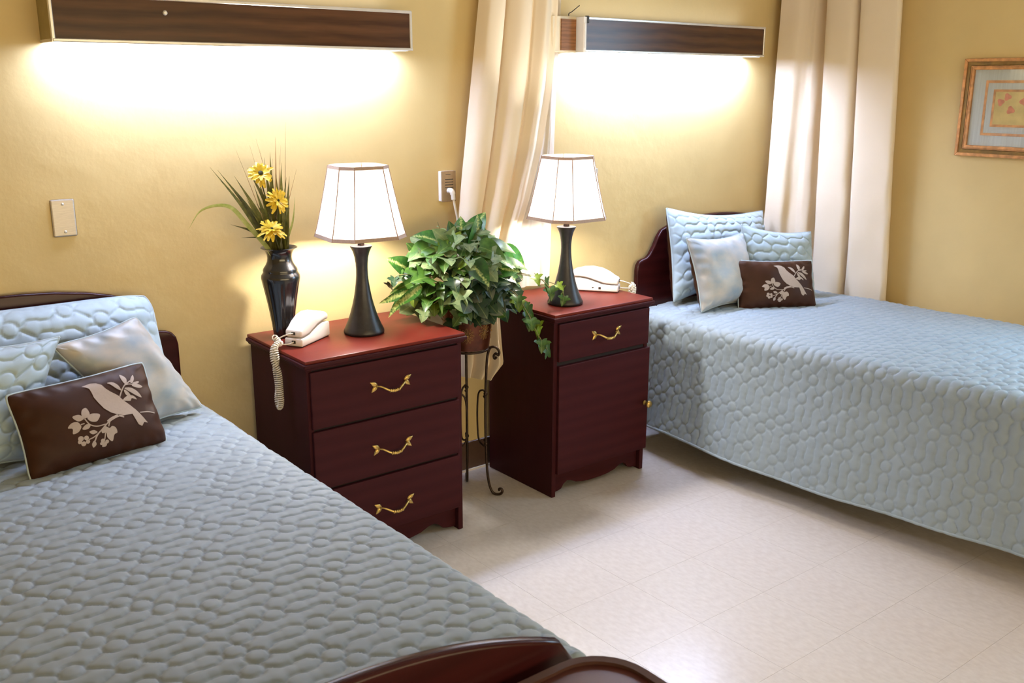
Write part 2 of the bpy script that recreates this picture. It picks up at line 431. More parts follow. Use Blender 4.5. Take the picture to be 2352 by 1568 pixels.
# window in the right wall, outside the frame: it lets the daylight in
wr = link(bpy.data.objects.new('window_1', None)); wr.location = (wx(1.0), 1.23, WZ0); tag(wr, kind='structure')
bm = bmesh.new()
for (a, b, c, d) in ((W0, W1, WZ0, WZ0 + .05), (W0, W1, WZ1 - .05, WZ1), (W0, W0 + .05, WZ0, WZ1), (W1 - .05, W1, WZ0, WZ1), (1.21, 1.25, WZ0, WZ1)):
    prism(bm, [(wx(a) + .03, a), (wx(a) + .08, a), (wx(b) + .08, b), (wx(b) + .03, b)], 'z', c, d)
obj('window_frame', bm, M['white'], wr)
bm = bmesh.new()
prism(bm, [(wx(W0) + .05, W0 + .04), (wx(W0) + .056, W0 + .04), (wx(W1) + .056, W1 - .04), (wx(W1) + .05, W1 - .04)], 'z', WZ0 + .04, WZ1 - .04)
obj('pane', bm, M['glass'], wr)
ld = bpy.data.lights.new('window_portal', 'AREA'); ld.shape = 'RECTANGLE'; ld.size = W1 - W0; ld.size_y = WZ1 - WZ0
ld.cycles.is_portal = True
lo = link(bpy.data.objects.new('window_portal', ld)); lo.location = (wx(.9) + .10, 1.23, (WZ0 + WZ1) / 2)
lo.rotation_euler = (R(90), 0, R(90))
# floor: bed slab with vinyl tiles laid on it
fl = tag(obj('floor', BX(XL - .1, XR + .12, YF - .1, WY + .1, -.1, -.0025), M['grout']), kind='structure')
T = .3048
tm = bmesh.new(); box(tm, .0003, T - .0003, .0003, T - .0003, -.0025, 0)
tme = bpy.data.meshes.new('tile'); tm.to_mesh(tme); tm.free(); tme.materials.append(M['tile'])
ys = 1.43 + T * np.arange(-10, 6); xs = 2.10 + T * np.arange(-12, 11)
cut = 0
for yy in ys:
    for xx in xs:
        if yy < YF - .29 or xx < XL - .29 or xx > XR or yy > WY: continue
        if xx < -.35 and yy < 1.0: 
            pass
        o = link(bpy.data.objects.new('tile', tme)); o.location = (xx, yy, 0); o.parent = fl; cut += 1
# cove base
bm = bmesh.new(); prism(bm, [(WY, 0), (WY - .012, 0), (WY - .006, .01), (WY - .005, .125), (WY, .128)], 'x', XL, XR)
tag(obj('baseboard_back', bm, M['base']), kind='structure')
bm = bmesh.new(); prism(bm, [(wx(YF) - .006, YF), (wx(YF), YF), (wx(WY), WY), (wx(WY) - .006, WY)], 'z', 0, .128)
tag(obj('baseboard_right', bm, M['base']), kind='structure')
bm = bmesh.new(); box(bm, XL, XR, WY - .018, WY - .011, 0, .008)
tag(obj('trim_1', bm, M['pale']), kind='structure')
# ------------------------------------------------------------------ over-bed lights
def wall_light(name, label, x0, x1, z0, z1, yf, second=False):
    g = 'wood-fronted lights over the beds'
    t = thing(name, label, 'light', ((x0 + x1) / 2, WY, z0), group=None)
    bm = bmesh.new()
    box(bm, x0 + .004, x1 - .004, yf + .014, WY, z1 - .012, z1)                # top sheet
    box(bm, x0 + .004, x1 - .004, WY - .012, WY, z0 + .012, z1)
    obj('housing', bm, M['olive'], t)
    for s, e in ((x0, x0 + .006), (x1 - .006, x1)):
        ec = obj('end_cap', BX(s, e, yf + .006, WY, z0, z1), M['olive'], t)
        bm = bmesh.new(); box(bm, s - .002, e + .002, yf, yf + .012, z0, z1, bev=.002); box(bm, s - .002, e + .002, yf, WY, z0 - .002, z0 + .006)
        obj('edge_strip', bm, M['alu'], ec)
    obj('wood_panel', BX(x0 + .006, x1 - .006, yf + .004, yf + .016, z0 + .006, z1 - .006), M['laminate'], t)
    obj('trim_rail', BX(x0, x1, yf - .002, yf + .018, z1 - .009, z1 + .001, bev=.002), M['alu'], t)
    obj('trim_rail', BX(x0, x1, yf - .002, yf + .018, z0 - .002, z0 + .007, bev=.002), M['alu'], t)
    obj('diffuser', BX(x0 + .02, x1 - .02, yf + .03, WY - .02, z0 + .006, z0 + .012), M['diff2' if second else 'diff'], t)
    obj('top_lens', BX(x0 + .03, x1 - .03, yf + .035, WY - .03, z1 - .0005, z1 + .0025), M['updiff'], t)
    return t
L1 = wall_light('wall_light', 'long brown wood-grain wall light above the near bed, pale screw in its face',
                .740, 1.928, 1.7131, 1.8445, 3.034)
bm = bmesh.new(); lathe(bm, [(.007, 0), (.007, .003), (.004, .005), (0, .005)], n=14)
bmesh.ops.rotate(bm, verts=bm.verts, cent=(0, 0, 0), matrix=Matrix.Rotation(R(90), 3, 'X')); bmesh.ops.translate(bm, verts=bm.verts, vec=(1.063, 3.038, 1.801))
obj('screw', bm, M['alu'], L1)
L2 = wall_light('wall_light', 'long wood-grain wall light above the far bed, small side box at its left',
                2.745, 3.902, 1.7271, 1.8592, 3.0437, True)
# side compartment with its own small wood panel, and the white bracket at the joint
bm = bmesh.new(); box(bm, 2.615, 2.742, 3.082, WY, 1.722, 1.862, bev=.003)
sb = obj('side_box', bm, M['cream'], L2)
obj('wood_panel', BX(2.658, 2.736, 3.076, 3.084, 1.730, 1.850), M['laminate2'], sb)
bm = bmesh.new(); box(bm, 2.742, 2.758, 3.036, 3.10, 1.722, 1.86, bev=.002); box(bm, 2.7435, 2.752, 3.0325, 3.04, 1.74, 1.835, bev=.001)
obj('bracket', bm, M['white'], L2)
obj('clip', BX(2.757, 2.772, 3.036, 3.05, 1.836, 1.864, bev=.002), M['port'], L2)
bm = bmesh.new(); tube(bm, spline([(2.735, 3.12, 1.862), (2.73, 3.115, 1.874), (2.742, 3.11, 1.882), (2.765, 3.09, 1.906)], 6), .0018, 6)
obj('wire', bm, M['wire'], L2)
# ------------------------------------------------------------------ nightstands
def leaf_pull(xc, yf, z):
    """antique brass bow pull with a pair of leaves at each end"""
    bm = bmesh.new()
    P = spline([(xc - .058, yf - .004, z + .006), (xc - .045, yf - .016, z + .004), (xc - .02, yf - .026, z - .010), (xc, yf - .028, z - .014),
                (xc + .02, yf - .026, z - .010), (xc + .045, yf - .016, z + .004), (xc + .058, yf - .004, z + .006)], 5)
    tube(bm, P, [.0040 - .0009 * math.cos(i / len(P) * 2 * PI) for i in range(len(P))], 8)
    for k in range(5):
        dx = (k - 2) * .0085
        ball(bm, (xc + dx, yf - .028, z - .0135 + abs(k - 2) * .0012), .0058, 8, 6, (.8, 1, 1.15), Matrix.Rotation(R(25), 4, 'Y'))
    for s in (-1, 1):
        for a, ll, ww in ((30, .031, .0075), (-42, .030, .0078)):
            b = bmesh.new(); prev = None; K = 8
            for k in range(K + 1):
                f = k / K; w_ = ww * math.sin(PI * (.06 + .94 * f) ** .8) + .0004; x = ll * f; th = .0035 * math.sin(PI * min(1, f * .9 + .1)) + .0012
                row = [b.verts.new(q) for q in ((x, .001, -w_), (x, -th, -w_ * .5), (x, -th * .55, 0), (x, -th, w_ * .5), (x, .001, w_))]
                if prev:
                    for q in range(4): b.faces.new((prev[q], prev[q + 1], row[q + 1], row[q]))
                prev = row
            mt = Matrix.Translation((xc + s * .053, yf - .0015, z + .006)) @ (Matrix.Scale(-1, 4, (1, 0, 0)) if s < 0 else Matrix.Identity(4)) @ Matrix.Rotation(R(-a), 4, 'Y')
            merge(bm, b, mt)
    bmesh.ops.recalc_face_normals(bm, faces=bm.faces[:])
    return bm

def slab_top(x0, x1, y0, y1, z):
    """top board with a double bead edge"""
    bm = bmesh.new()
    box(bm, x0 + .006, x1 - .006, y0 + .006, y1, z - .012, z, bev=.0035, seg=2)
    return bm

def slab_edge(x0, x1, y0, y1, z):
    bm = bmesh.new()
    box(bm, x0, x1, y0, y1, z - .026, z - .0115, bev=.005, seg=3)
    box(bm, x0 + .008, x1 - .008, y0 + .010, y1, z - .035, z - .025, bev=.003)
    return bm

def carcass(t, x0, x1, y0, y1, z1, m):
    """sides, back, plinth; y0 = front of the frame"""
    bm = bmesh.new()
    for a, b in ((x0, x0 + .02), (x1 - .02, x1)):
        box(bm, a, b, y0, y1, 0, z1, bev=.002)
    box(bm, x0 + .01, x1 - .01, y1 - .012, y1, .06, z1)
    obj('body', bm, m, t)
    obj('inner_frame', BX(x0 + .018, x1 - .018, y0 + .004, y1 - .01, .095, z1 - .002), M['darkgap'], t)
    # scalloped plinth board
    xc = (x0 + x1) / 2; L = (x1 - x0) / 2 - .02
    pts = [(x0 + .02, .10), (x1 - .02, .10), (x1 - .02, .008)]
    prof = [(.86, .008), (.80, .012), (.74, .030), (.66, .040), (.58, .036), (.46, .022), (.30, .014), (.12, .011)]
    for (u, h) in prof: pts.append((xc + u * L, h + .004))
    for (u, h) in prof[::-1]: pts.append((xc - u * L, h + .004))
    pts.append((x0 + .02, .008))
    bm = bmesh.new(); prism(bm, pts, 'y', y0 + .022, y0 + .038)
    obj('plinth', bm, M['cherry'], t)

# three-drawer chest
ax0, ax1, ay0, ay1, AH = 1.2854, 1.9143, 2.6947, 3.147, .755
t1 = thing('nightstand', 'three-drawer dark cherry chest beside the near bed, vase and telephone on it', 'nightstand', ((ax0 + ax1) / 2, (ay0 + ay1) / 2, 0))
obj('top', slab_top(ax0, ax1, ay0, ay1, AH), M['cherrylit'], t1, smooth=True, angle=40)
obj('edge_molding', slab_edge(ax0, ax1, ay0, ay1, AH), M['cherry'], t1, smooth=True, angle=40)  # darker cherry than the board, shade on the edge put into the colour
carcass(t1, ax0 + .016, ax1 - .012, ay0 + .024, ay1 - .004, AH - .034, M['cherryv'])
for (z0, z1) in ((.520, .713), (.309, .511), (.096, .300)):
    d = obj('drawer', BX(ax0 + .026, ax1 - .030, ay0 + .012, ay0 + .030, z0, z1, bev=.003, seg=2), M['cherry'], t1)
    tag(obj('handle', leaf_pull(1.6035, ay0 + .012, (z0 + z1) / 2 + (.004 if z0 > .5 else -.012 if z0 > .3 else -.016)), M['gold'], d, smooth=True), 'antique brass leaf pull')
# one-drawer, one-door cabinet
bx0, bx1, by0, by1, BH = 2.322, 2.863, 2.700, 3.143, .754
t2 = thing('nightstand', 'dark cherry nightstand with one drawer over a door, beside the far bed', 'nightstand', ((bx0 + bx1) / 2, (by0 + by1) / 2, 0))
obj('top', slab_top(bx0, bx1, by0, by1, BH), M['cherrylit'], t2, smooth=True, angle=40)
obj('edge_molding', slab_edge(bx0, bx1, by0, by1, BH), M['cherry'], t2, smooth=True, angle=40)
carcass(t2, bx0 + .016, bx1 - .012, by0 + .024, by1 - .004, BH - .034, M['cherryv'])
d = obj('drawer', BX(bx0 + .034, bx1 - .018, by0 + .012, by0 + .030, .562, .713, bev=.003, seg=2), M['cherry'], t2)
tag(obj('handle', leaf_pull(2.602, by0 + .012, .640), M['gold'], d, smooth=True), 'antique brass leaf pull')
d = obj('door', BX(bx0 + .034, bx1 - .010, by0 + .010, by0 + .030, .098, .545, bev=.003, seg=2), M['cherry'], t2)
bm = bmesh.new(); lathe(bm, [(.010, 0), (.011, .003), (.006, .006), (.005, .014), (.009, .018), (.014, .022), (.0155, .028), (.013, .033), (0, .035)], n=20)
bmesh.ops.rotate(bm, verts=bm.verts, cent=(0, 0, 0), matrix=Matrix.Rotation(R(90), 3, 'X')); bmesh.ops.translate(bm, verts=bm.verts, vec=(2.832, by0 + .010, .305))
tag(obj('knob', bm, M['gold'], d, smooth=True), 'round brass knob')
# ------------------------------------------------------------------ beds
def board_outline(hw, apex, sh):
    """half-width, apex height, shoulder height -> closed outline (u,z) of a camel-back headboard"""
    k = (apex - sh) / (.99 - .81)
    prof = [(1.0, sh - .05), (.99, sh - .025), (.965, sh - .008), (.93, sh), (.88, sh + .004), (.84, sh + .018 * k), (.79, sh + .055 * k), (.745, sh + .098 * k),
            (.70, sh + .127 * k), (.62, sh + .143 * k), (.48, sh + .160 * k), (.30, sh + .173 * k), (.12, sh + .179 * k), (0, apex)]
    right = [(u * hw, z) for u, z in prof]
    return right + [(-u, z) for u, z in right[-2::-1]]

def make_bed(name, label, xc, yh, yf, foot_top):
    t = thing(name, label, 'bed', (xc, (yh + yf) / 2, 0))
    hw = .518
    pts = [(xc - hw, .22), (xc + hw, .22)] + [(xc + u, z) for u, z in board_outline(hw, .991, .812)]
    bm = bmesh.new(); prism(bm, pts, 'y', yh, yh + .026, bev=.007, seg=3)
    obj('headboard', bm, M['bedwood'], t, smooth=True, angle=50)
    # low arched footboard
    n = 28; pts = []
    for i in range(n + 1):
        u = 1 - 2 * i / n
        z = foot_top - .105 * abs(u) ** 2.1
        if abs(u) > .94: z -= .035 * ((abs(u) - .94) / .06) ** 2
        pts.append((xc + u * .475, z))
    pts = [(xc - .475, .22), (xc + .475, .22)] + pts
    bm = bmesh.new(); prism(bm, pts, 'y', yf, yf + .026, bev=.008, seg=3)
    obj('footboard', bm, M['bedwood'], t, smooth=True, angle=50)
    for s in (-1, 1):
        obj('side_rail', BX(xc + s * .47 - .012, xc + s * .47 + .012, yf + .02, yh, .25, .37, bev=.004), M['bedwood'], t)
        for y in (yh - .46, yf + .05):
            obj('leg', BX(xc + s * .47 - .03, xc + s * .47 + .03, y, y + .06, 0, .26, bev=.004), M['iron'], t)
        obj('leg', BX(xc + s * (hw - .035) - .03, xc + s * (hw - .035) + .03, yh, yh + .026, 0, .23, bev=.004), M['bedwood'], t)
        obj('leg', BX(xc + s * .43 - .03, xc + s * .43 + .03, yf, yf + .026, 0, .23, bev=.004), M['bedwood'], t)
    bm = bmesh.new(); box(bm, xc - .49, xc + .49, yf + .04, yh - .01, .30, .585, bev=.04, seg=3)
    obj('mattress', bm, M['white'], t)
    return t
HY = 3.128
make_bed('bed', 'near twin bed with cherry headboard and arched footboard, at the left of the chest', .530, HY, 1.10, .772)
make_bed('bed', 'far twin bed with cherry headboard, right of the one-door nightstand', 3.707, HY, 1.00, .772)

# quilted pebble pattern --------------------------------------------------------
def pebble(s, t, p=.038, q=.054, seed=3, w=.0026, rc=.0222):
    """0..1 relief of an interlocking pebble quilting; discs and long pins run along s. s,t arrays in metres"""
    k_ = p / .038; rc = rc * k_; w = w * k_
    rng = np.random.RandomState(seed)
    sh = s.shape; s = s.ravel(); t = t.ravel()
    k0 = np.floor(t / p).astype(int)
    kmin, kmax = k0.min() - 3, k0.max() + 4
    jmin, jmax = int(np.floor(s.min() / q)) - 4, int(np.ceil(s.max() / q)) + 5
    nk, nj = kmax - kmin + 1, jmax - jmin + 1
    gid = np.zeros((nk, nj), int); single = np.zeros((nk, nj), bool); c = 0
    for a in range(nk):
        j = 0; i = rng.randint(0, 5); seq = (1, 2, 1, 2, 2) if a % 2 else (2, 1, 3, 1, 2)
        while j < nj:
            L = seq[i % 5]; i += 1
            gid[a, j:j + L] = c; single[a, j:j + L] = (L == 1); j += L; c += 1
    jx = rng.uniform(-.04, .04, (nk, nj)) * q
    D1 = np.full(s.shape, 9.); G1 = np.full(s.shape, -1); D2 = np.full(s.shape, 9.); DS = np.full(s.shape, 9.)
    for dk in (-2, -1, 0, 1, 2):
        kk = k0 + dk; a = kk - kmin; half = (kk % 2) * .5
        jb = np.round(s / q - half).astype(int)
        for dj in (-1, 0, 1):
            b = np.clip(jb + dj - jmin, 0, nj - 1)
            d = np.hypot(s - ((jb + dj + half) * q + jx[a, b]), t - (kk + .5) * p)
            one = single[a, b]
            DS = np.where(one, np.minimum(DS, d), DS)
            d = np.where(one, 9., d); g = gid[a, b]; b2 = np.minimum(b + 1, nj - 1)
            dm = np.hypot(s - ((jb + dj + half + .5) * q), t - (kk + .5) * p) + .0035 * k_      # neck between joined beads
            d = np.where(gid[a, b2] == g, np.minimum(d, dm), d)
            better = d < D1; same = g == G1
            D2 = np.where(better & ~same, D1, np.where(~better & ~same, np.minimum(D2, d), D2))
            G1 = np.where(better, g, G1); D1 = np.where(better, d, D1)
    gap = np.where(DS < rc, rc - DS, np.minimum(DS - rc, (D2 - D1) * .5))
    h = .65 * (1 - np.exp(-gap / w)) + .35 * np.clip(gap / (.02 * k_), 0, 1) ** .6
    return h.reshape(sh)

def wob(a, b, seed, n=7, f=6.0):
    rng = np.random.RandomState(seed); z = np.zeros_like(a)
    for _ in range(n):
        th = rng.uniform(0, 2 * PI); ff = f * rng.uniform(.4, 1.6)
        z += np.sin((a * math.cos(th) + b * math.sin(th)) * ff + rng.uniform(0, 6.28))
    return z / n

def bedspread(name, label, x0, x1, y0, y1, ztop0, ztop1, seed, hemz, flare, step=.0043, amp=.0080, left=True):
    """quilt lying over the mattress: top, rounded shoulders and hanging sides; hemz(y) gives the hem height"""
    t = thing(name, label, 'bedspread', ((x0 + x1) / 2, (y0 + y1) / 2, ztop0))
    ny = int((y1 - y0) / step); ns = int(((x1 - x0) + .9) / step)
    rows = np.linspace(y0, y1, ny)
    V = np.zeros((ny, ns, 3)); S = np.zeros((ny, ns)); rr = .05
    wv = np.linspace(0, 1, ns)
    for i, y in enumerate(rows):
        f = (y - y0) / (y1 - y0)
        zt = ztop1 + (ztop0 - ztop1) * f
        hz = hemz(y); fl = flare(y)
        xs_, zs_ = [], []
        for u in np.linspace(0, 1, 14):                                    # left drop, hem up
            xs_.append(x0 - fl * (1 - u) ** 1.3); zs_.append(hz + (zt - rr - hz) * u)
        for a in np.linspace(0, PI / 2, 8)[1:]:
            xs_.append(x0 + rr - rr * math.cos(a)); zs_.append(zt - rr + rr * math.sin(a))
        for u in np.linspace(0, 1, 20)[1:-1]:
            xs_.append(x0 + rr + (x1 - x0 - 2 * rr) * u); zs_.append(zt + .012 * math.sin(PI * u) ** .7)
        for a in np.linspace(PI / 2, 0, 8):
            xs_.append(x1 - rr + rr * math.cos(a)); zs_.append(zt - rr + rr * math.sin(a))
        for u in np.linspace(1, 0, 14)[1:]:
            xs_.append(x1 + fl * .4 * (1 - u) ** 1.3); zs_.append(hz + (zt - rr - hz) * u)
        xs_, zs_ = np.array(xs_), np.array(zs_)
        ar = np.concatenate([[0], np.cumsum(np.hypot(np.diff(xs_), np.diff(zs_)))])
        # measure the arc from the shoulder so the pattern stays put along the bed
        a0 = ar[13]
        q = wv * ar[-1]
        V[i, :, 0] = np.interp(q, ar, xs_); V[i, :, 2] = np.interp(q, ar, zs_); V[i, :, 1] = y
        S[i] = q - a0
    Tt = np.repeat(rows[:, None], ns, 1)
    dv = np.gradient(V, axis=1); nx, nz = -dv[..., 2], dv[..., 0]
    ln = np.hypot(nx, nz); nx /= ln; nz /= ln
    wS = S + .004 * wob(S, Tt, seed + 5, 6, 14); wT = Tt + .004 * wob(S, Tt, seed + 6, 6, 14)
    h = pebble(wS, wT, seed=seed, w=.0024) * amp * (1 - .15 * np.clip((ztop0 - .08 - V[..., 2]) / .1, 0, 1))
    h = h + .0045 * wob(S, Tt, seed + 1, 8, 10) + .0016 * wob(S, Tt, seed + 2, 10, 45) + .0012 * wob(S * .3, Tt, seed + 3, 8, 90)
    hang = np.clip((V[..., 0].min() + .0 - V[..., 0]) + .0, 0, 1)
    V[..., 0] += nx * h; V[..., 2] += nz * h
    # soft hanging folds of the sides
    side = np.clip((ztop0 - .06 - V[..., 2]) / .45, 0, 1)
    V[..., 0] += np.where(S < .2, -1, 1) * side * .016 * wob(Tt, Tt * 0, seed + 9, 5, 12)
    # the foot end folds down behind the footboard
    ft = V[:1].copy(); ft[..., 2] = np.minimum(ft[..., 2], .30); md = V[:1].copy(); md[..., 1] -= .006; md[..., 2] = np.where(md[..., 2] > .5, md[..., 2] - .02, md[..., 2]); ft[..., 1] -= .006
    V = np.concatenate([ft, md, V], 0); ny += 2
    F = grid_faces(ny, ns)
    npobj('quilt', V.reshape(-1, 3), F[:, ::-1], M['quilt'], t)
    # bound hem
    bm = bmesh.new()
    for e in (0, -1):
        tube(bm, [V[i, e] for i in range(0, ny, 3)], .0055, 6)
    tube(bm, [V[0, j] for j in range(0, ns, 4)], .0055, 6)
    obj('hem_binding', bm, M['quilt'], t, smooth=True)
    return t
bedspread('bedspread', 'grey-blue pebble-quilted bedspread covering the near bed', .015, 1.072, 1.135, 3.10, .592, .612, 11,
          lambda y: .20 + .01 * math.sin(5 * y), lambda y: .03)
bedspread('bedspread', 'blue pebble-quilted bedspread hanging to near the floor on the far bed', 3.085, 4.150, 1.035, 3.035, .604, .634, 23,
          lambda y: .115 + .012 * math.sin(4.2 * y + 2.4) + .05 * max(0, 1.45 - y) - .06 * max(0, y - 2.75), lambda y: .065 + .03 * math.sin(3.1 * y + .4))

# ------------------------------------------------------------------ pillows
def v3(a): return np.array(a, float)
def pillow(name, label, BL, BR, TR, TL, T, mats, quilt=None, pinch=.05, seed=1, n=90, back_t=.9, pr=2.6, wr=.004, piping=True, flange=0.0, rcor=0.0):
    """plump pillow spanning four world corners; front faces the viewer side (cross of edges)"""
    BL, BR, TR, TL = map(v3, (BL, BR, TR, TL))
    c = (BL + BR + TR + TL) / 4
    eu = (BR - BL + TR - TL) / 2; ev = (TL - BL + TR - BR) / 2
    nrm = np.cross(eu, ev); nrm /= np.linalg.norm(nrm)          # points to the front
    lu, lv = np.linalg.norm(eu), np.linalg.norm(ev)
    base = (BL + BR) / 2 + nrm * 0
    t = thing(name, label, 'pillow', tuple(base))
    nv_ = max(20, int(n * lv / lu))
    u = np.linspace(-1, 1, n); v = np.linspace(-1, 1, nv_)
    # denser near the border so the rim stays round
    u = np.sign(u) * (1 - (1 - np.abs(u)) ** 1.25); v = np.sign(v) * (1 - (1 - np.abs(v)) ** 1.25)
    U, Vv = np.meshgrid(u, v)
    def pos(U, Vv, side, extra=0.0):
        pcu, pcv = pinch if isinstance(pinch, tuple) else (pinch, pinch)
        pu = U * (1 - pcu * (1 - Vv ** 2) * np.abs(U) ** 2)
        pv = Vv * (1 - pcv * (1 - U ** 2) * np.abs(Vv) ** 2)
        pu = pu * (1 - rcor * np.abs(Vv) ** 7); pv = pv * (1 - rcor * np.abs(U) ** 7)
        a, b = (pu + 1) / 2, (pv + 1) / 2
        P = (BL * ((1 - a) * (1 - b))[..., None] + BR * (a * (1 - b))[..., None] + TR * (a * b)[..., None] + TL * ((1 - a) * b)[..., None])
        iu, iv = U / (1 - flange), Vv / (1 - flange)
        pf = np.clip(1 - np.abs(iu) ** pr, 0, 1) ** .5 * np.clip(1 - np.abs(iv) ** pr, 0, 1) ** .5
        s_, t_ = U * lu / 2, Vv * lv / 2
        h = pf * T * (1.0 + .10 * wob(U, Vv, seed, 5, 2.2) - .12 * Vv)
        rim = np.clip(1 - np.minimum(1 - np.abs(U), 1 - np.abs(Vv)) / .28, 0, 1)
        w1 = np.sin(s_ * 120 + 3 * wob(U, Vv, seed + 4, 4, 5)) * (np.abs(Vv) > np.abs(U)) + np.sin(t_ * 120 + 3 * wob(U, Vv, seed + 5, 4, 5)) * (np.abs(Vv) <= np.abs(U))
        h = h + pf ** .6 * (wr * rim * w1 * .6 + wr * wob(s_, t_, seed + 7, 7, 38))
        if quilt and side > 0:
            h = h + pf ** .35 * quilt[0] * (pebble(s_, t_, quilt[1], quilt[2], seed) - .8)
        if side < 0: h = h * back_t
        return P + nrm * (side * (h + extra * 1.0))[..., None]
    F = grid_faces(nv_, n)
    Pf = pos(U, Vv, 1); npobj('front_cover', Pf.reshape(-1, 3), F, mats[0], t)
    Pb = pos(U, Vv, -1); npobj('back_cover', Pb.reshape(-1, 3), F[:, ::-1], mats[1], t)
    if piping:
        ln = []
        for k in range(0, n - 1, 2): ln.append(Pf[0, k])
        for k in range(0, nv_ - 1, 2): ln.append(Pf[k, -1])
        for k in range(n - 1, 0, -2): ln.append(Pf[-1, k])
        for k in range(nv_ - 1, 0, -2): ln.append(Pf[k, 0])
        bm = bmesh.new(); tube(bm, ln, .0031, 6, closed=True)
        obj('piping', bm, mats[2], t, smooth=True)
    return t, pos, base

# bird-and-branch print, drawn as outlines in a 1000-wide layout then wrapped on the pillow front
LC = [(210, 1500), (1220, 1190), (1010, 590), (15, 850)]      # BL BR TR TL of the layout
def to_uv(p):
    BL, BR, TR, TL = [np.array(q, float) for q in LC]
    a = b = .5; p = np.array(p, float)
    for _ in range(12):
        f = BL * (1 - a) * (1 - b) + BR * a * (1 - b) + TR * a * b + TL * (1 - a) * b - p
        fa = (BR - BL) * (1 - b) + (TR - TL) * b; fb = (TL - BL) * (1 - a) + (TR - BR) * a
        d = np.linalg.solve(np.stack([fa, fb], 1), -f); a += d[0]; b += d[1]
    return a * 2 - 1, b * 2 - 1
BIRD = [(498, 812), (530, 797), (560, 785), (600, 783), (640, 800), (665, 830), (700, 855), (760, 885), (800, 920), (850, 950), (900, 985), (935, 1015), (960, 1040), (998, 1078), (965, 1075),
        (950, 1105), (920, 1095), (895, 1060), (870, 1020), (855, 1010), (820, 1020), (760, 1030), (700, 1015), (650, 985), (610, 940), (580, 900), (565, 860), (550, 830), (525, 818)]
LEAVES = [[(520, 983), (545, 1030), (515, 1060), (488, 1040), (490, 1000)], [(530, 1050), (560, 1025), (617, 1030), (600, 1078), (565, 1085), (535, 1070)],
          [(505, 1060), (470, 1035), (428, 1045), (430, 1062), (470, 1082)], [(485, 1110), (460, 1087), (420, 1095), (397, 1130), (430, 1135), (435, 1172), (470, 1160), (488, 1130)],
          [(550, 1105), (520, 1105), (497, 1135), (515, 1143), (545, 1130)], [(600, 1155), (575, 1145), (546, 1158), (570, 1176), (600, 1165)],
          [(690, 1130), (660, 1118), (633, 1140), (638, 1168), (668, 1165), (680, 1200), (722, 1227), (730, 1178), (752, 1160), (737, 1125), (708, 1115)],
          [(585, 1222), (603, 1250), (585, 1275), (570, 1250)],
          [(680, 785), (720, 780), (760, 805), (783, 845), (745, 830), (705, 800)], [(788, 713), (830, 745), (825, 792), (802, 780), (785, 740)], [(893, 713), (898, 745), (880, 780), (862, 780), (868, 745)],
          [(937, 762), (930, 780), (880, 792), (890, 775)], [(974, 800), (935, 816), (875, 806), (890, 790), (930, 787)], [(808, 828), (860, 820), (920, 845), (959, 886), (920, 880), (870, 860)],
          [(805, 838), (840, 855), (862, 885), (840, 887), (815, 870)], [(795, 918), (830, 885), (880, 880), (914, 906), (870, 900), (858, 920), (820, 922)]]
DOTS = [(490, 1208, 20), (528, 1202, 17), (540, 1230, 15), (512, 1245, 18), (485, 1232, 15), (648, 1224, 16), (680, 1230, 15), (664, 1252, 18), (640, 1245, 12), (655, 1262, 9)]
BRANCH = [([(1072, 997), (1010, 993), (935, 1003)], 4), ([(870, 1012), (800, 1028), (740, 1048), (680, 1088), (640, 1135), (605, 1180), (588, 1230)], 5), ([(750, 1032), (700, 1058), (672, 1082)], 6),
          ([(660, 1102), (600, 1117), (548, 1105), (508, 1062)], 4), ([(615, 1165), (580, 1197), (545, 1215)], 4), ([(690, 1080), (682, 1118)], 4), ([(662, 1165), (660, 1215)], 4),
          ([(772, 893), (790, 840), (815, 800), (862, 765)], 5), ([(815, 800), (850, 792), (885, 795)], 4), ([(485, 1105), (510, 1097)], 4), ([(720, 1055), (755, 1040), (800, 1045)], 4)]
def bird_print(t, pos, base):
    bm = bmesh.new()
    def poly(P):
        try: bm.faces.new([bm.verts.new((*to_uv(p), 0)) for p in P])
        except ValueError: pass
    poly(BIRD)
    for P in LEAVES:
        Q = P[-2:] + P + P[:2]; C = spline([(x, y, 0) for x, y in Q], 4)
        poly([(q.x, q.y) for q in C[8:8 + 4 * len(P)]])
    for (x, y, r) in DOTS: poly([(x + r * math.cos(a), y + r * math.sin(a)) for a in np.linspace(0, 2 * PI, 14)[:-1]])
    for P, w_ in BRANCH:
        C = spline([(x, y, 0) for x, y in P], 5); Lp, Rp = [], []
        for i in range(len(C)):
            d = (C[min(i + 1, len(C) - 1)] - C[max(i - 1, 0)]).normalized(); nn = Vector((-d.y, d.x, 0)) * w_
            Lp.append(C[i] + nn); Rp.append(C[i] - nn)
        for i in range(len(C) - 1): poly([tuple(q)[:2] for q in (Lp[i], Lp[i + 1], Rp[i + 1], Rp[i])])
    bmesh.ops.triangulate(bm, faces=bm.faces[:])
    for ax in (0, 1):
        for g in np.arange(-.9, .91, .045):
            geom = bm.verts[:] + bm.edges[:] + bm.faces[:]
            co = [0, 0, 0]; no = [0, 0, 0]; co[ax] = g; no[ax] = 1
            bmesh.ops.bisect_plane(bm, geom=geom, plane_co=co, plane_no=no, dist=1e-6)
    A = np.array([v.co[:] for v in bm.verts])
    Pp = pos(A[:, 0], A[:, 1], 1, .0014)
    for v, p in zip(bm.verts, Pp): v.co = p
    bmesh.ops.recalc_face_normals(bm, faces=bm.faces[:])
    tag(obj('bird_print', bm, M['print'], t, smooth=True), 'taupe bird on a leafy branch')

BR_ = (M['brown'], M['brown'], M['piping']); QL = (M['quiltp'], M['brown'], M['piping']); ST = (M['satin'], M['brown'], M['piping'])
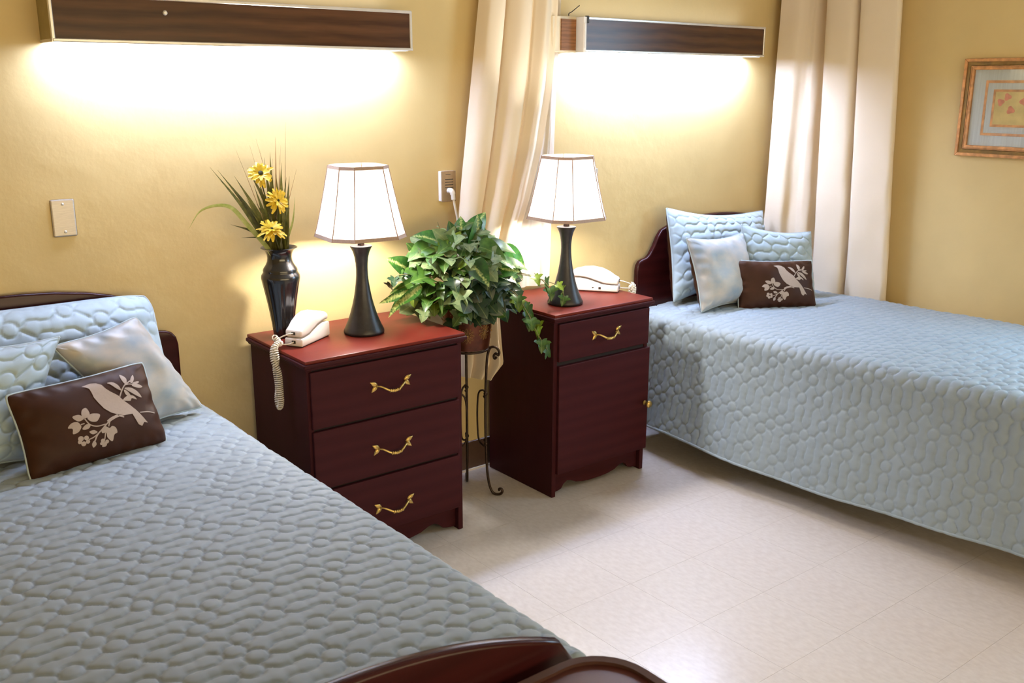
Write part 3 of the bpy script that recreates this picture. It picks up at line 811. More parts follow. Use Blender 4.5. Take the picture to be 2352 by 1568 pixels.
# far bed
pillow('pillow', 'large quilted pale blue sham with brown back against the far headboard', (3.250, 2.955, .635), (3.93, 2.955, .630), (4.03, 3.085, .985), (3.312, 3.085, 1.052), .085,
       (M['quiltp'], M['brown'], M['piping']), quilt=(.0095, .042, .064), seed=31, n=170, flange=.0, pinch=(.05, .17), back_t=1.2, rcor=.02)
pillow('pillow', 'small quilted pale blue square pillow at the right on the far bed', (3.60, 2.83, .625), (3.94, 2.68, .622), (3.99, 2.765, .918), (3.622, 2.895, .972), .065,
       QL, quilt=(.0095, .042, .064), seed=41, n=130, pinch=(.05, .15), rcor=.02)
pillow('pillow', 'pale shiny satin pillow with faint blotches on the far bed', (3.238, 2.775, .622), (3.58, 2.755, .622), (3.628, 2.88, .932), (3.232, 2.885, .944), .075, ST, seed=51, n=100, pinch=(.10, .13), wr=.011, rcor=.02)
pl = pillow('pillow', 'brown oblong cushion with taupe bird print on the far bed', (3.428, 2.725, .608), (3.757, 2.537, .612), (3.800, 2.612, .822), (3.435, 2.792, .836), .055, BR_, seed=61, n=110, pinch=.08, wr=.009, rcor=.035)
bird_print(*pl)
# near bed
pillow('pillow', 'large quilted pale blue sham with piped edge against the near headboard', (.21, 2.93, .630), (.958, 2.93, .632), (.955, 3.078, .958), (.22, 3.078, .962), .085,
       QL, quilt=(.0095, .042, .064), seed=71, n=170, flange=.0, pinch=.02, rcor=.06)
pillow('pillow', 'pale satin pillow with faint leaf blotches, tipped on its corner on the near bed', (.775, 2.785, .615), (1.020, 2.862, .618), (.862, 2.930, .925), (.600, 2.870, .885), .060, ST, seed=81, n=100, pinch=.08, wr=.011, rcor=.04)
pillow('pillow', 'small quilted pale blue pillow half outside the left edge, behind the brown cushion', (.17, 2.66, .620), (.500, 2.735, .615), (.628, 2.868, .908), (.286, 2.81, .945), .065,
       QL, quilt=(.0095, .042, .064), seed=91, n=130, pinch=.10)
pl = pillow('pillow', 'brown oblong cushion with taupe bird print on the near bed', (.451, 2.575, .606), (.840, 2.667, .604), (.826, 2.782, .822), (.434, 2.672, .824), .055, BR_, seed=101, n=110, pinch=.06, wr=.009, rcor=.04)
bird_print(*pl)
# ------------------------------------------------------------------ table lamps
def table_lamp(label, x, y, z, face):
    t = thing('table_lamp', label, 'lamp', (x, y, z))
    bm = bmesh.new()
    prof = [(.066, 0), (.070, .003), (.0705, .010), (.064, .024), (.055, .045), (.046, .070), (.038, .098), (.031, .128), (.026, .156), (.0225, .182), (.0205, .205), (.0200, .225), (.0208, .245), (.0235, .267), (.0285, .286), (.0350, .300), (.0380, .304), (.0380, .307), (.010, .308)]
    lathe(bm, prof, (x, y, z), 56); obj('base', bm, M['black'], t, smooth=True, angle=50)
    bm = bmesh.new(); lathe(bm, [(.010, .307), (.0115, .309), (.0115, .352), (.009, .356), (.0, .356)], (x, y, z), 20); obj('socket', bm, M['iron'], t, smooth=True, angle=40)
    bm = bmesh.new(); ball(bm, (x, y, z + .415), .028, 20, 14, (1, 1, 1.25)); obj('bulb', bm, M['bulb'], t, smooth=True)
    # cut-corner square shade, wide panels .157 and corner panels .08
    A_, B_ = .157, .080; F_ = A_ / 2 + B_ * math.sqrt(.5)
    loop = [(A_ / 2, F_), (-A_ / 2, F_), (-F_, A_ / 2), (-F_, -A_ / 2), (-A_ / 2, -F_), (A_ / 2, -F_), (F_, -A_ / 2), (F_, A_ / 2)]
    rot = R(face + 90); cs, sn = math.cos(rot), math.sin(rot)
    loop = [(a * cs - b * sn, a * sn + b * cs) for a, b in loop]
    z0, z1 = .338, .580
    def sc_(f): return 1.0 - .36 * (f ** .86)          # slightly bell-shaped flare
    NR = 9
    def ring(f, k=1.0): s = sc_(f) * k; return [Vector((x + a * s, y + b * s, z + z0 + (z1 - z0) * f)) for a, b in loop]
    sh = None
    for i in range(8):
        bm = bmesh.new(); j = (i + 1) % 8
        prev = None
        for r_ in range(NR):
            f = r_ / (NR - 1); rg = ring(f)
            a = bm.verts.new(rg[i]); m_ = bm.verts.new((rg[i] + rg[j]) / 2); b = bm.verts.new(rg[j])
            if prev: bm.faces.new((prev[0], prev[1], m_, a)); bm.faces.new((prev[1], prev[2], b, m_))
            prev = (a, m_, b)
        obj('shade_panel', bm, M['shade'], t, smooth=False)
    for i in range(8):
        bm = bmesh.new(); tube(bm, [ring(r_ / 8, 1.004)[i] for r_ in range(9)], .0021, 5); obj('shade_rib', bm, M['trimtan'], t)
    for f0, f1, nm in ((0, .050, 'lower_trim'), (.955, 1.0, 'upper_trim')):
        bm = bmesh.new(); lo_, hi = ring(f0, 1.012), ring(f1, 1.012); li, hn = ring(f0, .99), ring(f1, .99)
        mk = lambda L_: [bm.verts.new(p) for p in L_]
        a, b, c, d = mk(lo_), mk(hi), mk(hn), mk(li)
        for i in range(8):
            j = (i + 1) % 8
            bm.faces.new((a[i], a[j], b[j], b[i])); bm.faces.new((b[i], b[j], c[j], c[i])); bm.faces.new((c[i], c[j], d[j], d[i])); bm.faces.new((d[i], d[j], a[j], a[i]))
        obj(nm, bm, M['trimtan'], t)
    # spider that carries the shade
    bm = bmesh.new(); tp = ring(.93, .99)
    for i in (0, 2, 4, 6): tube(bm, [tp[i], Vector((x, y, z + z0 + .215))], .0015, 5)
    tube(bm, [(x, y, z + .445), (x, y, z + z0 + .215)], .003, 6)
    obj('spider', bm, M['iron'], t)
table_lamp('black waisted table lamp with glowing white shade on the three-drawer chest', 1.626, 2.915, .7555, -96)
table_lamp('black waisted table lamp with glowing white shade on the one-door nightstand', 2.496, 2.842, .7545, -91)

# ------------------------------------------------------------------ telephones
def telephone(label, x, y, z, ang, L=.190, W=.068):
    t = thing('telephone', label, 'telephone', (x, y, z), 0)
    mt = Matrix.Translation((x, y, z)) @ Matrix.Rotation(R(ang), 4, 'Z')
    def P(pts, w0, w1, bev, nm, m, par=t):
        bm = bmesh.new(); prism(bm, pts, 'y', w0, w1, bev=bev, seg=3); bmesh.ops.transform(bm, matrix=mt, verts=bm.verts)
        return obj(nm, bm, m, par, smooth=True, angle=40)
    k = L / .19
    base = [(0, .002), (.19, .002), (.19, .050), (.180, .054), (.150, .055), (.120, .050), (.090, .040), (.060, .031), (.030, .029), (0, .029)]
    hand = [(.001, .033), (.030, .033), (.058, .036), (.088, .046), (.118, .056), (.150, .0605), (.186, .060), (.188, .078), (.172, .088), (.140, .097), (.105, .100), (.070, .094), (.040, .080), (.018, .064), (.001, .056)]
    b = P([(a * k, c) for a, c in base], -W / 2, W / 2, .005, 'base', M['phone'])
    h = P([(a * k, c) for a, c in hand], -W / 2 + .003, W / 2 - .003, .007, 'handset', M['phone'])
    for par, zz in ((b, .012), (h, .041)):
        bm = bmesh.new(); box(bm, -.0012, .004, -.009, .005, zz, zz + .010); bmesh.ops.transform(bm, matrix=mt, verts=bm.verts)
        obj('cord_jack', bm, M['port'], par)
    bm = bmesh.new(); box(bm, .004, L - .004, -W / 2 + .004, W / 2 - .004, 0, .003); bmesh.ops.transform(bm, matrix=mt, verts=bm.verts); obj('foot_pad', bm, M['port'], t)
    return t, mt, b

def coil(path, r=.0085, wr=.0024, pitch=.0068, seg=9):
    P = spline(path, 10); bm = bmesh.new()
    d = [0]
    for a, b in zip(P, P[1:]): d.append(d[-1] + (b - a).length)
    n = int(d[-1] / pitch * seg); out = []
    da = np.array(d); Pa = np.array([p[:] for p in P])
    prev = None
    for i in range(n + 1):
        s = d[-1] * i / n
        c = Vector([float(np.interp(s, da, Pa[:, k])) for k in range(3)])
        c2 = Vector([float(np.interp(min(s + .004, d[-1]), da, Pa[:, k])) for k in range(3)]); c1 = Vector([float(np.interp(max(s - .004, 0), da, Pa[:, k])) for k in range(3)])
        t = (c2 - c1).normalized()
        u = t.orthogonal().normalized() if prev is None else (prev - t * prev.dot(t)).normalized()
        prev = u; v = t.cross(u); a = 2 * PI * i / seg
        out.append(c + (u * math.cos(a) + v * math.sin(a)) * r)
    tube(bm, out, wr, 5); return bm

ph1, m1, _ = telephone('ivory telephone on the chest before the black vase, coiled cord hanging down', 1.343, 2.886, .7555, 31.6, .178)
j1 = m1 @ Vector((-.001, -.002, .046)); j2 = m1 @ Vector((-.001, -.002, .017))
EX = ax0 - .012
a1 = Vector((1.302, 2.905, .775)); a2 = Vector((1.300, 2.888, .772))
bm = bmesh.new(); tube(bm, spline([j1, j1 + Vector((-.012, .004, .0)), a1 + Vector((.006, .006, .012)), a1], 8), .0024, 6)
tube(bm, spline([j2, j2 + Vector((-.02, .0, -.004)), a2], 8), .0024, 6)
obj('cord_end', bm, M['cord'], ph1, smooth=True)
bm = coil([a1, (1.292, 2.915, .790), (1.296, 2.898, .776), (1.283, 2.89, .770), (EX - .004, 2.868, .765), (EX - .006, 2.858, .735), (EX - .004, 2.872, .690), (EX - .002, 2.866, .640), (EX - .003, 2.874, .590),
           (EX - .003, 2.862, .568), (EX - .003, 2.848, .590), (EX - .002, 2.850, .640), (EX - .004, 2.852, .690), (EX - .014, 2.862, .730), (EX - .006, 2.876, .764), (1.291, 2.884, .778), a2])
obj('coiled_cord', bm, M['cord'], ph1, smooth=True)
ph2, m2, b2 = telephone('ivory corded telephone on the one-door nightstand behind the lamp', 2.828, 2.878, .7545, 127.4, .205)
j1 = m2 @ Vector((-.001, -.002, .046)); j2 = m2 @ Vector((-.001, -.002, .017))
a1 = Vector((2.872, 2.852, .785)); a2 = Vector((2.868, 2.850, .768))
bm = bmesh.new(); tube(bm, spline([j1, j1 + Vector((.008, -.014, -.002)), a1], 8), .0024, 6); tube(bm, spline([j2, j2 + Vector((.008, -.014, -.002)), a2], 8), .0024, 6)
obj('cord_end', bm, M['cord'], ph2, smooth=True)
bm = coil([a1, (2.882, 2.848, .778), (2.884, 2.846, .765), (2.886, 2.850, .73), (2.885, 2.853, .68), (2.884, 2.865, .655), (2.884, 2.876, .68), (2.886, 2.872, .73), (2.884, 2.862, .768), a2])
obj('coiled_cord', bm, M['cord'], ph2, smooth=True)
# two small dark marks on the camera-side face of its base
Wd = .034
bm = bmesh.new(); prism(bm, [(.100, .020), (.112, .020), (.106, .014)], 'y', Wd - .001, Wd + .0006); box(bm, .072, .082, Wd - .001, Wd + .0006, .012, .021)
bmesh.ops.transform(bm, matrix=m2, verts=bm.verts); obj('jack_marks', bm, M['port'], b2)

# ------------------------------------------------------------------ vase with dried grasses and three yellow flowers
VX, VY, VZ = 1.380, 3.035, .7555
vt = thing('vase', 'tall black fluted vase holding dried grasses on the three-drawer chest', 'vase', (VX, VY, VZ))
bm = bmesh.new()
prof = [(.030, 0), (.0335, .002), (.0345, .010), (.038, .045), (.044, .090), (.0515, .135), (.0585, .172), (.0635, .196), (.0655, .208), (.0640, .217), (.0585, .224), (.0570, .229), (.0580, .233), (.0555, .240), (.0470, .252),
        (.0420, .264), (.0405, .276), (.0420, .288), (.0470, .299), (.0545, .306), (.0600, .3085), (.0615, .3095), (.0600, .3110), (.0500, .3075), (.0410, .296), (.0370, .280), (.0370, .265), (.045, .240), (.03, .22), (.0, .21)]
lathe(bm, prof, (VX, VY, VZ), 72)
for v in bm.verts:   # shallow vertical flutes on the body
    zz = v.co.z - VZ
    if .01 < zz < .205:
        a = math.atan2(v.co.y - VY, v.co.x - VX); f = .0022 * (abs(math.sin(a * 9)) ** 8) * min(1, (zz - .01) / .03, (.205 - zz) / .02)
        rr_ = math.hypot(v.co.x - VX, v.co.y - VY); k = (rr_ - f) / rr_
        v.co.x = VX + (v.co.x - VX) * k; v.co.y = VY + (v.co.y - VY) * k
obj('body', bm, M['vaseblack'], vt, smooth=True, angle=60)

gb = thing('dried_grasses', 'bunch of olive and straw dried grasses with one arching blade in the black vase', 'dried grass', (VX, VY, VZ + .235))
def blade(name, label, tip, width, m, bend=.3, mid=None, group=None, base=None, twist=0):
    b0 = Vector(base) if base else Vector((VX + rnd.uniform(-.022, .022), VY + rnd.uniform(-.02, .02), VZ + .235))
    tip = Vector(tip)
    lip = b0 + Vector(((tip.x - VX) * .12, (tip.y - VY) * .1, .075))
    pts = [b0, lip] + ([Vector(q) for q in mid] if mid else [lip.lerp(tip, .5) + Vector((-(tip.x - lip.x) * bend * .5, 0, abs(tip.x - lip.x) * bend * .5))]) + [tip]
    C = spline(pts, 7); bm = bmesh.new(); n = len(C); prev = None
    ang = rnd.uniform(-.5, .5) + twist
    for i, c in enumerate(C):
        f = i / (n - 1); wd = width * (math.sin(PI * min(1, f * .75 + .22)) ** .7) * (1 - f ** 4) + .0004
        t = (C[min(i + 1, n - 1)] - C[max(i - 1, 0)]).normalized()
        view = Vector((math.sin(ang) - .45, -math.cos(ang), 0)).normalized()
        sd = t.cross(view).normalized(); nn = sd.cross(t)
        a = bm.verts.new(c - sd * wd / 2); mm = bm.verts.new(c - nn * wd * .14); b = bm.verts.new(c + sd * wd / 2)
        if prev: bm.faces.new((prev[0], prev[1], mm, a)); bm.faces.new((prev[1], prev[2], b, mm))
        prev = (a, mm, b)
    return obj(name, bm, m, gb, smooth=True)
OL, SW, PG = M['grass'], M['straw'], M['palegrass']
gA, lA = 'broad olive blades in the vase', 'olive-brown dried grass blade standing in the black vase'
gB, lB = 'thin straw stalks in the vase', 'thin straw-coloured stalk standing in the black vase'
blade('grass_blade', 'long pale green blade arching far left out of the vase', (1.066, 3.0, 1.158), .015, PG, mid=[(1.270, 3.02, 1.150), (1.205, 3.01, 1.218), (1.115, 3.0, 1.215)])
for tip, wd in (((1.174, 3.0, 1.335), .013), ((1.186, 3.005, 1.32), .008), ((1.150, 3.0, 1.345), .010), ((1.235, 3.02, 1.312), .012), ((1.284, 3.03, 1.335), .014), ((1.345, 3.03, 1.365), .011), ((1.362, 3.02, 1.382), .016),
                ((1.408, 3.04, 1.345), .015), ((1.425, 3.04, 1.22), .017), ((1.405, 3.0, 1.30), .014), ((1.212, 3.02, 1.158), .009), ((1.245, 3.02, 1.112), .006), ((1.32, 3.03, 1.30), .013), ((1.27, 3.02, 1.24), .014),
                ((1.43, 3.03, 1.30), .012), ((1.30, 3.01, 1.22), .015), ((1.418, 3.02, 1.25), .018), ((1.335, 3.0, 1.25), .012), ((1.31, 2.99, 1.17), .016), ((1.345, 2.99, 1.16), .017), ((1.365, 2.99, 1.19), .015), ((1.39, 2.99, 1.17), .017), ((1.41, 3.0, 1.20), .018), ((1.28, 3.0, 1.19), .014), ((1.295, 3.01, 1.28), .012), ((1.37, 3.0, 1.31), .013), ((1.39, 3.01, 1.25), .014), ((1.385, 3.04, 1.29), .014), ((1.40, 3.05, 1.18), .016)):
    blade('grass_blade', lA, tip, wd * 1.75, OL, rnd.uniform(.05, .25), group=gA)
blade('grass_blade', 'yellow-green forked blade at the right side of the vase', (1.445, 3.03, 1.228), .009, PG, mid=[(1.436, 3.035, 1.15)])
for tip, wd in (((1.428, 3.03, 1.475), .0028), ((1.388, 3.03, 1.430), .005), ((1.394, 3.04, 1.425), .005), ((1.298, 3.03, 1.405), .003), ((1.247, 3.02, 1.392), .0032), ((1.325, 3.04, 1.425), .0022), ((1.462, 3.04, 1.32), .004),
                ((1.415, 3.05, 1.40), .0025), ((1.375, 3.03, 1.36), .003), ((1.355, 3.04, 1.34), .003), ((1.405, 3.04, 1.37), .004), ((1.19, 3.03, 1.30), .003), ((1.36, 3.01, 1.27), .004), ((1.34, 3.05, 1.39), .002)):
    blade('grass_stalk', lB, tip, wd, SW, rnd.uniform(0, .15), group=gB)

def yellow_flower(label, c, face, tilt, r, core=True):
    c = Vector(c)
    base = Vector((VX + rnd.uniform(-.015, .015), VY - .01, VZ + .235))
    t = thing('yellow_flower', label, 'flower', base)
    bm = bmesh.new(); tube(bm, spline([base, base.lerp(c, .5) + Vector((0, 0, .02)), c + Vector((0, .008, -.006))], 8), .0022, 6); obj('stem', bm, M['grass'], t, smooth=True)
    mt = Matrix.Translation(c) @ Matrix.Rotation(R(face), 4, 'Z') @ Matrix.Rotation(R(tilt), 4, 'X')
    for ring_, (n, l, el, z) in enumerate(((15, r, 0, 0), (14, r * .86, 20, .002), (11, r * .64, 42, .004))):
        for i in range(n):
            b = bmesh.new(); a = 2 * PI * i / n + ring_ * .35 + rnd.uniform(-.12, .12); ll = l * rnd.uniform(.78, 1.10); wd = r * rnd.uniform(.17, .25); el_ = el + rnd.uniform(-14, 14)
            R_ = 5; prev = None
            for k in range(R_ + 1):
                f = k / R_; ww = wd * math.sin(PI * (.15 + .70 * f)) * .62 + .0006; x = .004 + ll * f; zz = ll * (math.sin(R(el_)) * f - .25 * f * f)
                va, vm, vb = b.verts.new((x, -ww, zz + .0012)), b.verts.new((x, 0, zz - .0006)), b.verts.new((x, ww, zz + .0012))
                if prev: b.faces.new((prev[0], va, vm, prev[1])); b.faces.new((prev[1], vm, vb, prev[2]))
                prev = (va, vm, vb)
            bmesh.ops.rotate(b, verts=b.verts, cent=(0, 0, 0), matrix=Matrix.Rotation(a, 3, 'Z')); bmesh.ops.translate(b, verts=b.verts, vec=(0, 0, z))
            bmesh.ops.transform(b, matrix=mt, verts=b.verts)
            obj('petal', b, M['petal'], t, smooth=True)
    if core:
        bm = bmesh.new(); ball(bm, (0, 0, .006), .0085 if core == 1 else .0045, 12, 8, (1, 1, .6)); bmesh.ops.transform(bm, matrix=mt, verts=bm.verts); obj('flower_center', bm, M['flowercore'], t, smooth=True)
yellow_flower('yellow daisy with dark centre, topmost of the three in the vase', (1.316, 3.0, 1.316), -18, 58, .040)
yellow_flower('yellow bloom at middle height of the vase, turned right', (1.366, 2.995, 1.226), 25, 72, .043, 2)
yellow_flower('yellow bloom lowest in the vase, drooping just above the rim', (1.336, 2.985, 1.135), -8, 30, .043, 2)
# ------------------------------------------------------------------ plant stand, pot, ivy
SX, SY = 2.107, 2.970
st = thing('plant_stand', 'dark wrought-iron plant stand with scrolls between the two nightstands', 'plant stand', (SX, SY, 0))
def rad(az, r, z): return Vector((SX + r * math.cos(R(az)), SY + r * math.sin(R(az)), z))
azs = (-50, 58, 178)
for az in azs:
    pts = [(.117, .578), (.109, .571), (.106, .582), (.114, .592), (.124, .585), (.127, .600), (.116, .615), (.098, .617), (.086, .603), (.078, .56), (.073, .46), (.071, .33), (.073, .20), (.078, .10), (.086, .045), (.098, .014), (.114, .005), (.132, .008), (.140, .020), (.135, .030), (.127, .029), (.126, .022)]
    bm = bmesh.new(); tube(bm, spline([rad(az, r, z) for r, z in pts], 5), .0052, 8); obj('leg', bm, M['iron'], st, smooth=True)
for i in range(3):
    a, b = azs[i], azs[(i + 1) % 3]
    if b < a: b += 360
    pts = []
    for f, z in ((.10, .415), (.04, .408), (.02, .425), (.08, .437), (.16, .436), (.30, .428), (.40, .40), (.44, .32), (.40, .24), (.30, .215), (.16, .207), (.08, .206), (.02, .218), (.04, .235), (.10, .228)):
        A, B = rad(a, .072, z), rad(b, .072, z); pts.append(A.lerp(B, f))
    bm = bmesh.new(); tube(bm, spline(pts, 5), .0038, 7)
    for z in (.425, .218): ball(bm, rad(a, .072, z), .0085, 10, 8)
    obj('scroll', bm, M['iron'], st, smooth=True)
bm = bmesh.new(); tube(bm, [rad(a, .084, .608) for a in np.linspace(0, 360, 41)[:-1]], .005, 8, closed=True)
obj('ring', bm, M['iron'], st, smooth=True)
bm = bmesh.new()
for a in (10, 70, 130): tube(bm, [rad(a, .084, .606), rad(a + 180, .084, .606)], .003, 6)
obj('support_bar', bm, M['iron'], st)

PZ = .6125
pt = thing('plant_pot', 'aged copper bucket pot with raised scroll medallions on the iron stand', 'pot', (SX, SY, PZ))
bm = bmesh.new()
lathe(bm, [(.080, 0), (.084, .002), (.085, .008), (.0865, .012), (.0945, .10), (.101, .175), (.1035, .195), (.1065, .198), (.1065, .205), (.103, .206), (.097, .185), (.090, .16), (0, .158)], (SX, SY, PZ), 56)
obj('body', bm, M['copper'], pt, smooth=True, angle=50)
def wrap(az, dz, off=.001):
    r = .0862 + (dz - .012) * .088 + off; return rad(az, r, PZ + dz)
for az in (-125, -80, -35, 10, 60, 110, 160, 205):
    bm = bmesh.new(); lo_ = az in (-125, -35, 60, 160)
    cz = .065 if lo_ else .075
    for k in range(11):     # flower-like medallion of looped wires
        a0 = 2 * PI * k / 11
        pts = []
        for s in np.linspace(0, 1, 9):
            rr_ = .027 * math.sin(PI * s) ** .8; aa = a0 + (s - .5) * .55
            pts.append(wrap(az + math.degrees(rr_ * math.cos(aa) / .092), cz + rr_ * math.sin(aa) * 1.15, .0012))
        tube(bm, pts, .0012, 4)
    ball(bm, wrap(az, cz, .0008), .006, 8, 6)
    for k in range(5):      # rows of beads under the rim
        for q in range(3): ball(bm, wrap(az - 8 + 8 * q, .115 + .014 * k, .0008), .0028, 6, 5)
    obj('relief', bm, M['relief'], pt, smooth=True)
bm = bmesh.new(); lathe(bm, [(0, 0), (.05, .004), (.092, -.002), (.094, -.02)], (SX, SY, PZ + .182), 30)
obj('moss', bm, M['soil'], pt, smooth=True)

ivy = thing('ivy_plant', 'mixed artificial ivy with variegated leaves spilling from the copper pot', 'plant', (SX, SY, PZ + .185))
IB = Vector((SX, SY, PZ + .185))
def leaf_mesh(name, outline, m, fold=.18, droop=.22, scale=1.0):
    """outline: right half (x,y) from base to tip, mirrored; one fold along the midrib"""
    bm = bmesh.new()
    def z(x, y): return (abs(x) * fold - y * y * droop * 3.0) * 1.0
    outline = [(max(q.x, 0), q.y) for q in spline([(x, y, 0) for x, y in outline], 2)]
    L_ = []; R_ = []; Mx = []
    for x, y in outline:
        ym = min(max(y, 0), 1)
        R_.append(bm.verts.new((x * scale, y * scale, z(x, y) * scale)))
        L_.append(bm.verts.new((-x * scale, y * scale, z(x, y) * scale)))
    n = len(outline); mid = [bm.verts.new((0, (.03 + .94 * i / (n - 1)) * scale, z(0, .03 + .94 * i / (n - 1)) * scale)) for i in range(n)]
    for i in range(n - 1):
        for A in (R_, L_):
            for tri in ((mid[i], A[i], A[i + 1]), (mid[i], A[i + 1], mid[i + 1])):
                try: bm.faces.new(tri if A is R_ else tri[::-1])
                except ValueError: pass
    me = bpy.data.meshes.new(name); bm.normal_update(); bm.to_mesh(me); bm.free(); me.materials.append(m)
    me.polygons.foreach_set('use_smooth', [True] * len(me.polygons)); return me
IVY = [(.05, .0), (.26, -.13), (.44, -.06), (.38, .10), (.58, .18), (.72, .38), (.50, .41), (.33, .48), (.31, .64), (.18, .83), (.0, 1.0)]
HEART = [(.05, .0), (.22, -.06), (.36, .05), (.42, .22), (.40, .40), (.33, .58), (.22, .76), (.10, .90), (.0, 1.0)]
LANCE = [(.02, .0), (.08, .05), (.14, .18), (.17, .35), (.165, .52), (.13, .68), (.085, .82), (.04, .93), (.0, 1.0)]
ROUND = [(.04, .0), (.22, .04), (.38, .18), (.44, .38), (.42, .58), (.32, .78), (.18, .92), (.0, 1.0)]
LM = {}
for nm, mm in (('ivy1', M['ivy1']), ('ivy2', M['ivy2']), ('ivy3', M['ivy3']), ('ivy4', M['ivy4'])):
    LM[nm] = [leaf_mesh('leaf', IVY, mm, f, d, s) for f, d, s in ((.25, .10, .070), (.45, .16, .062), (-.15, .12, .078))]
LM['heart'] = [leaf_mesh('leaf', HEART, M['pothos'], .3, .12, .105), leaf_mesh('leaf', HEART, M['ivy1'], .25, .15, .095)]
LM['lance'] = [leaf_mesh('leaf', LANCE, M['pothos'], .5, .22, .095), leaf_mesh('leaf', LANCE, M['ivy1'], .4, .30, .085)]
LM['round'] = [leaf_mesh('leaf', ROUND, M['ivy3'], .2, .05, .026)]
def place_leaf(me, p, d, nrm, s=1.0, roll=0.0):
    d = Vector(d).normalized(); n = Vector(nrm); n = (n - d * n.dot(d))
    n = n.normalized() if n.length > 1e-4 else d.orthogonal().normalized()
    x = d.cross(n); m_ = Matrix((x, d, n)).transposed().to_4x4() @ Matrix.Rotation(roll, 4, 'Y') @ Matrix.Scale(s, 4)
    m_.translation = Vector(p) - IB
    o = link(bpy.data.objects.new('leaf', me)); o.parent = ivy; o.matrix_local = m_
    return o
def ok(p, m=.0):
    if p.x < ax1 + .03 and p.z < AH + .028: return False
    if p.x > bx0 - .03 and p.z < BH + .028: return False
    return p.y < WY - .06
EC = Vector((2.055, 2.955, .875)); ER = Vector((.225, .15, .195))
cnt = 0; tries = 0; stems = bmesh.new()
while cnt < 228 and tries < 5000:
    tries += 1
    az = rnd.uniform(-PI, PI); el = math.asin(rnd.uniform(-.62, 1.0))
    dv = Vector((math.cos(el) * math.cos(az), math.cos(el) * math.sin(az), math.sin(el)))
    if dv.y > .35 and rnd.random() < .75: continue
    k = rnd.uniform(.62, 1.0)
    p = EC + Vector((dv.x * ER.x, dv.y * ER.y, dv.z * ER.z)) * k
    out = (Vector((dv.x, dv.y, dv.z * .5)) + Vector((rnd.uniform(-.5, .5), rnd.uniform(-.4, .4), rnd.uniform(-.75, .1)))).normalized()
    nrm = Vector((dv.x * .5 - .45, dv.y * .6 - .6, .6 + dv.z * .8)) + Vector((rnd.uniform(-.45, .45), rnd.uniform(-.35, .35), rnd.uniform(-.3, .3)))
    tipp = p + out * .075
    if not (ok(p) and ok(tipp)): continue
    r = rnd.random()
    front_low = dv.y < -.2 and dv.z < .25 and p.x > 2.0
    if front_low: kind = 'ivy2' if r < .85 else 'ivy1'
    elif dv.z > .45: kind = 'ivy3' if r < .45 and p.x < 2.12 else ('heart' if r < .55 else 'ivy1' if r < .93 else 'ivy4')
    elif p.x < 1.95: kind = 'lance' if r < .18 else ('ivy1' if r < .7 else 'ivy4' if r < .76 else 'ivy3')
    elif p.x > 2.15: kind = 'ivy4' if r < .22 else ('heart' if r < .42 else 'ivy1')
    else: kind = 'ivy1' if r < .45 else ('ivy3' if r < .7 else 'ivy2')
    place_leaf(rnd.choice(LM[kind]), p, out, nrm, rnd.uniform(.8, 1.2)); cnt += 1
    if cnt % 2 == 0: tube(stems, spline([IB + Vector((rnd.uniform(-.05, .05), rnd.uniform(-.05, .05), 0)), IB.lerp(p, .55) + Vector((0, 0, .04)), p], 4), .0014, 4)
# peaks: upright leaves and small sprigs at the top
for (x, y, z, dx, dz, kd, s) in ((2.03, 2.95, 1.03, -.1, 1, 'ivy1', 1.2), (2.055, 2.95, 1.02, .3, 1, 'heart', 1.0), (2.12, 2.94, 1.00, .25, .9, 'heart', 1.15), (2.19, 2.95, .98, .6, .7, 'ivy1', 1.0), (1.90, 2.97, .98, -.55, .8, 'ivy1', 1.1),
                                 (1.84, 2.97, .95, -.75, .5, 'heart', .8), (2.00, 2.93, 1.03, -.5, .5, 'ivy3', 1.2), (2.24, 2.93, .96, .9, -.3, 'heart', 1.25), (2.21, 2.90, .94, .9, -.2, 'heart', 1.2), (1.86, 2.90, .93, -.9, -.4, 'lance', 1.2), (1.85, 2.89, .90, -.9, -.5, 'lance', 1.2), (1.83, 2.93, .88, -1, -.25, 'lance', 1.1)):
    place_leaf(rnd.choice(LM[kd]) if kd != 'heart' else LM[kd][0], (x, y, z), (dx, rnd.uniform(-.3, .1), dz), (rnd.uniform(-.2, .2), -1, .35), s)
for (x, y, z, n_, dx) in ((1.985, 2.95, 1.06, 5, -.5), (2.07, 2.86, .985, 8, .1), (2.10, 2.84, .93, 9, .3), (2.02, 2.93, 1.05, 6, .2)):
    P0 = Vector((x, y, z)); d = Vector((dx, -.2, 1)).normalized()
    tube(stems, [P0 - d * .06, P0 + d * .06], .0013, 4)
    for k in range(n_):
        q = P0 + d * (.06 * (k / n_ * 2 - 1)); a = k * 2.4
        place_leaf(LM['round'][0], q, (math.cos(a), math.sin(a) * .6 - .3, .5), (0, -.4, 1), rnd.uniform(.6, 1.1))
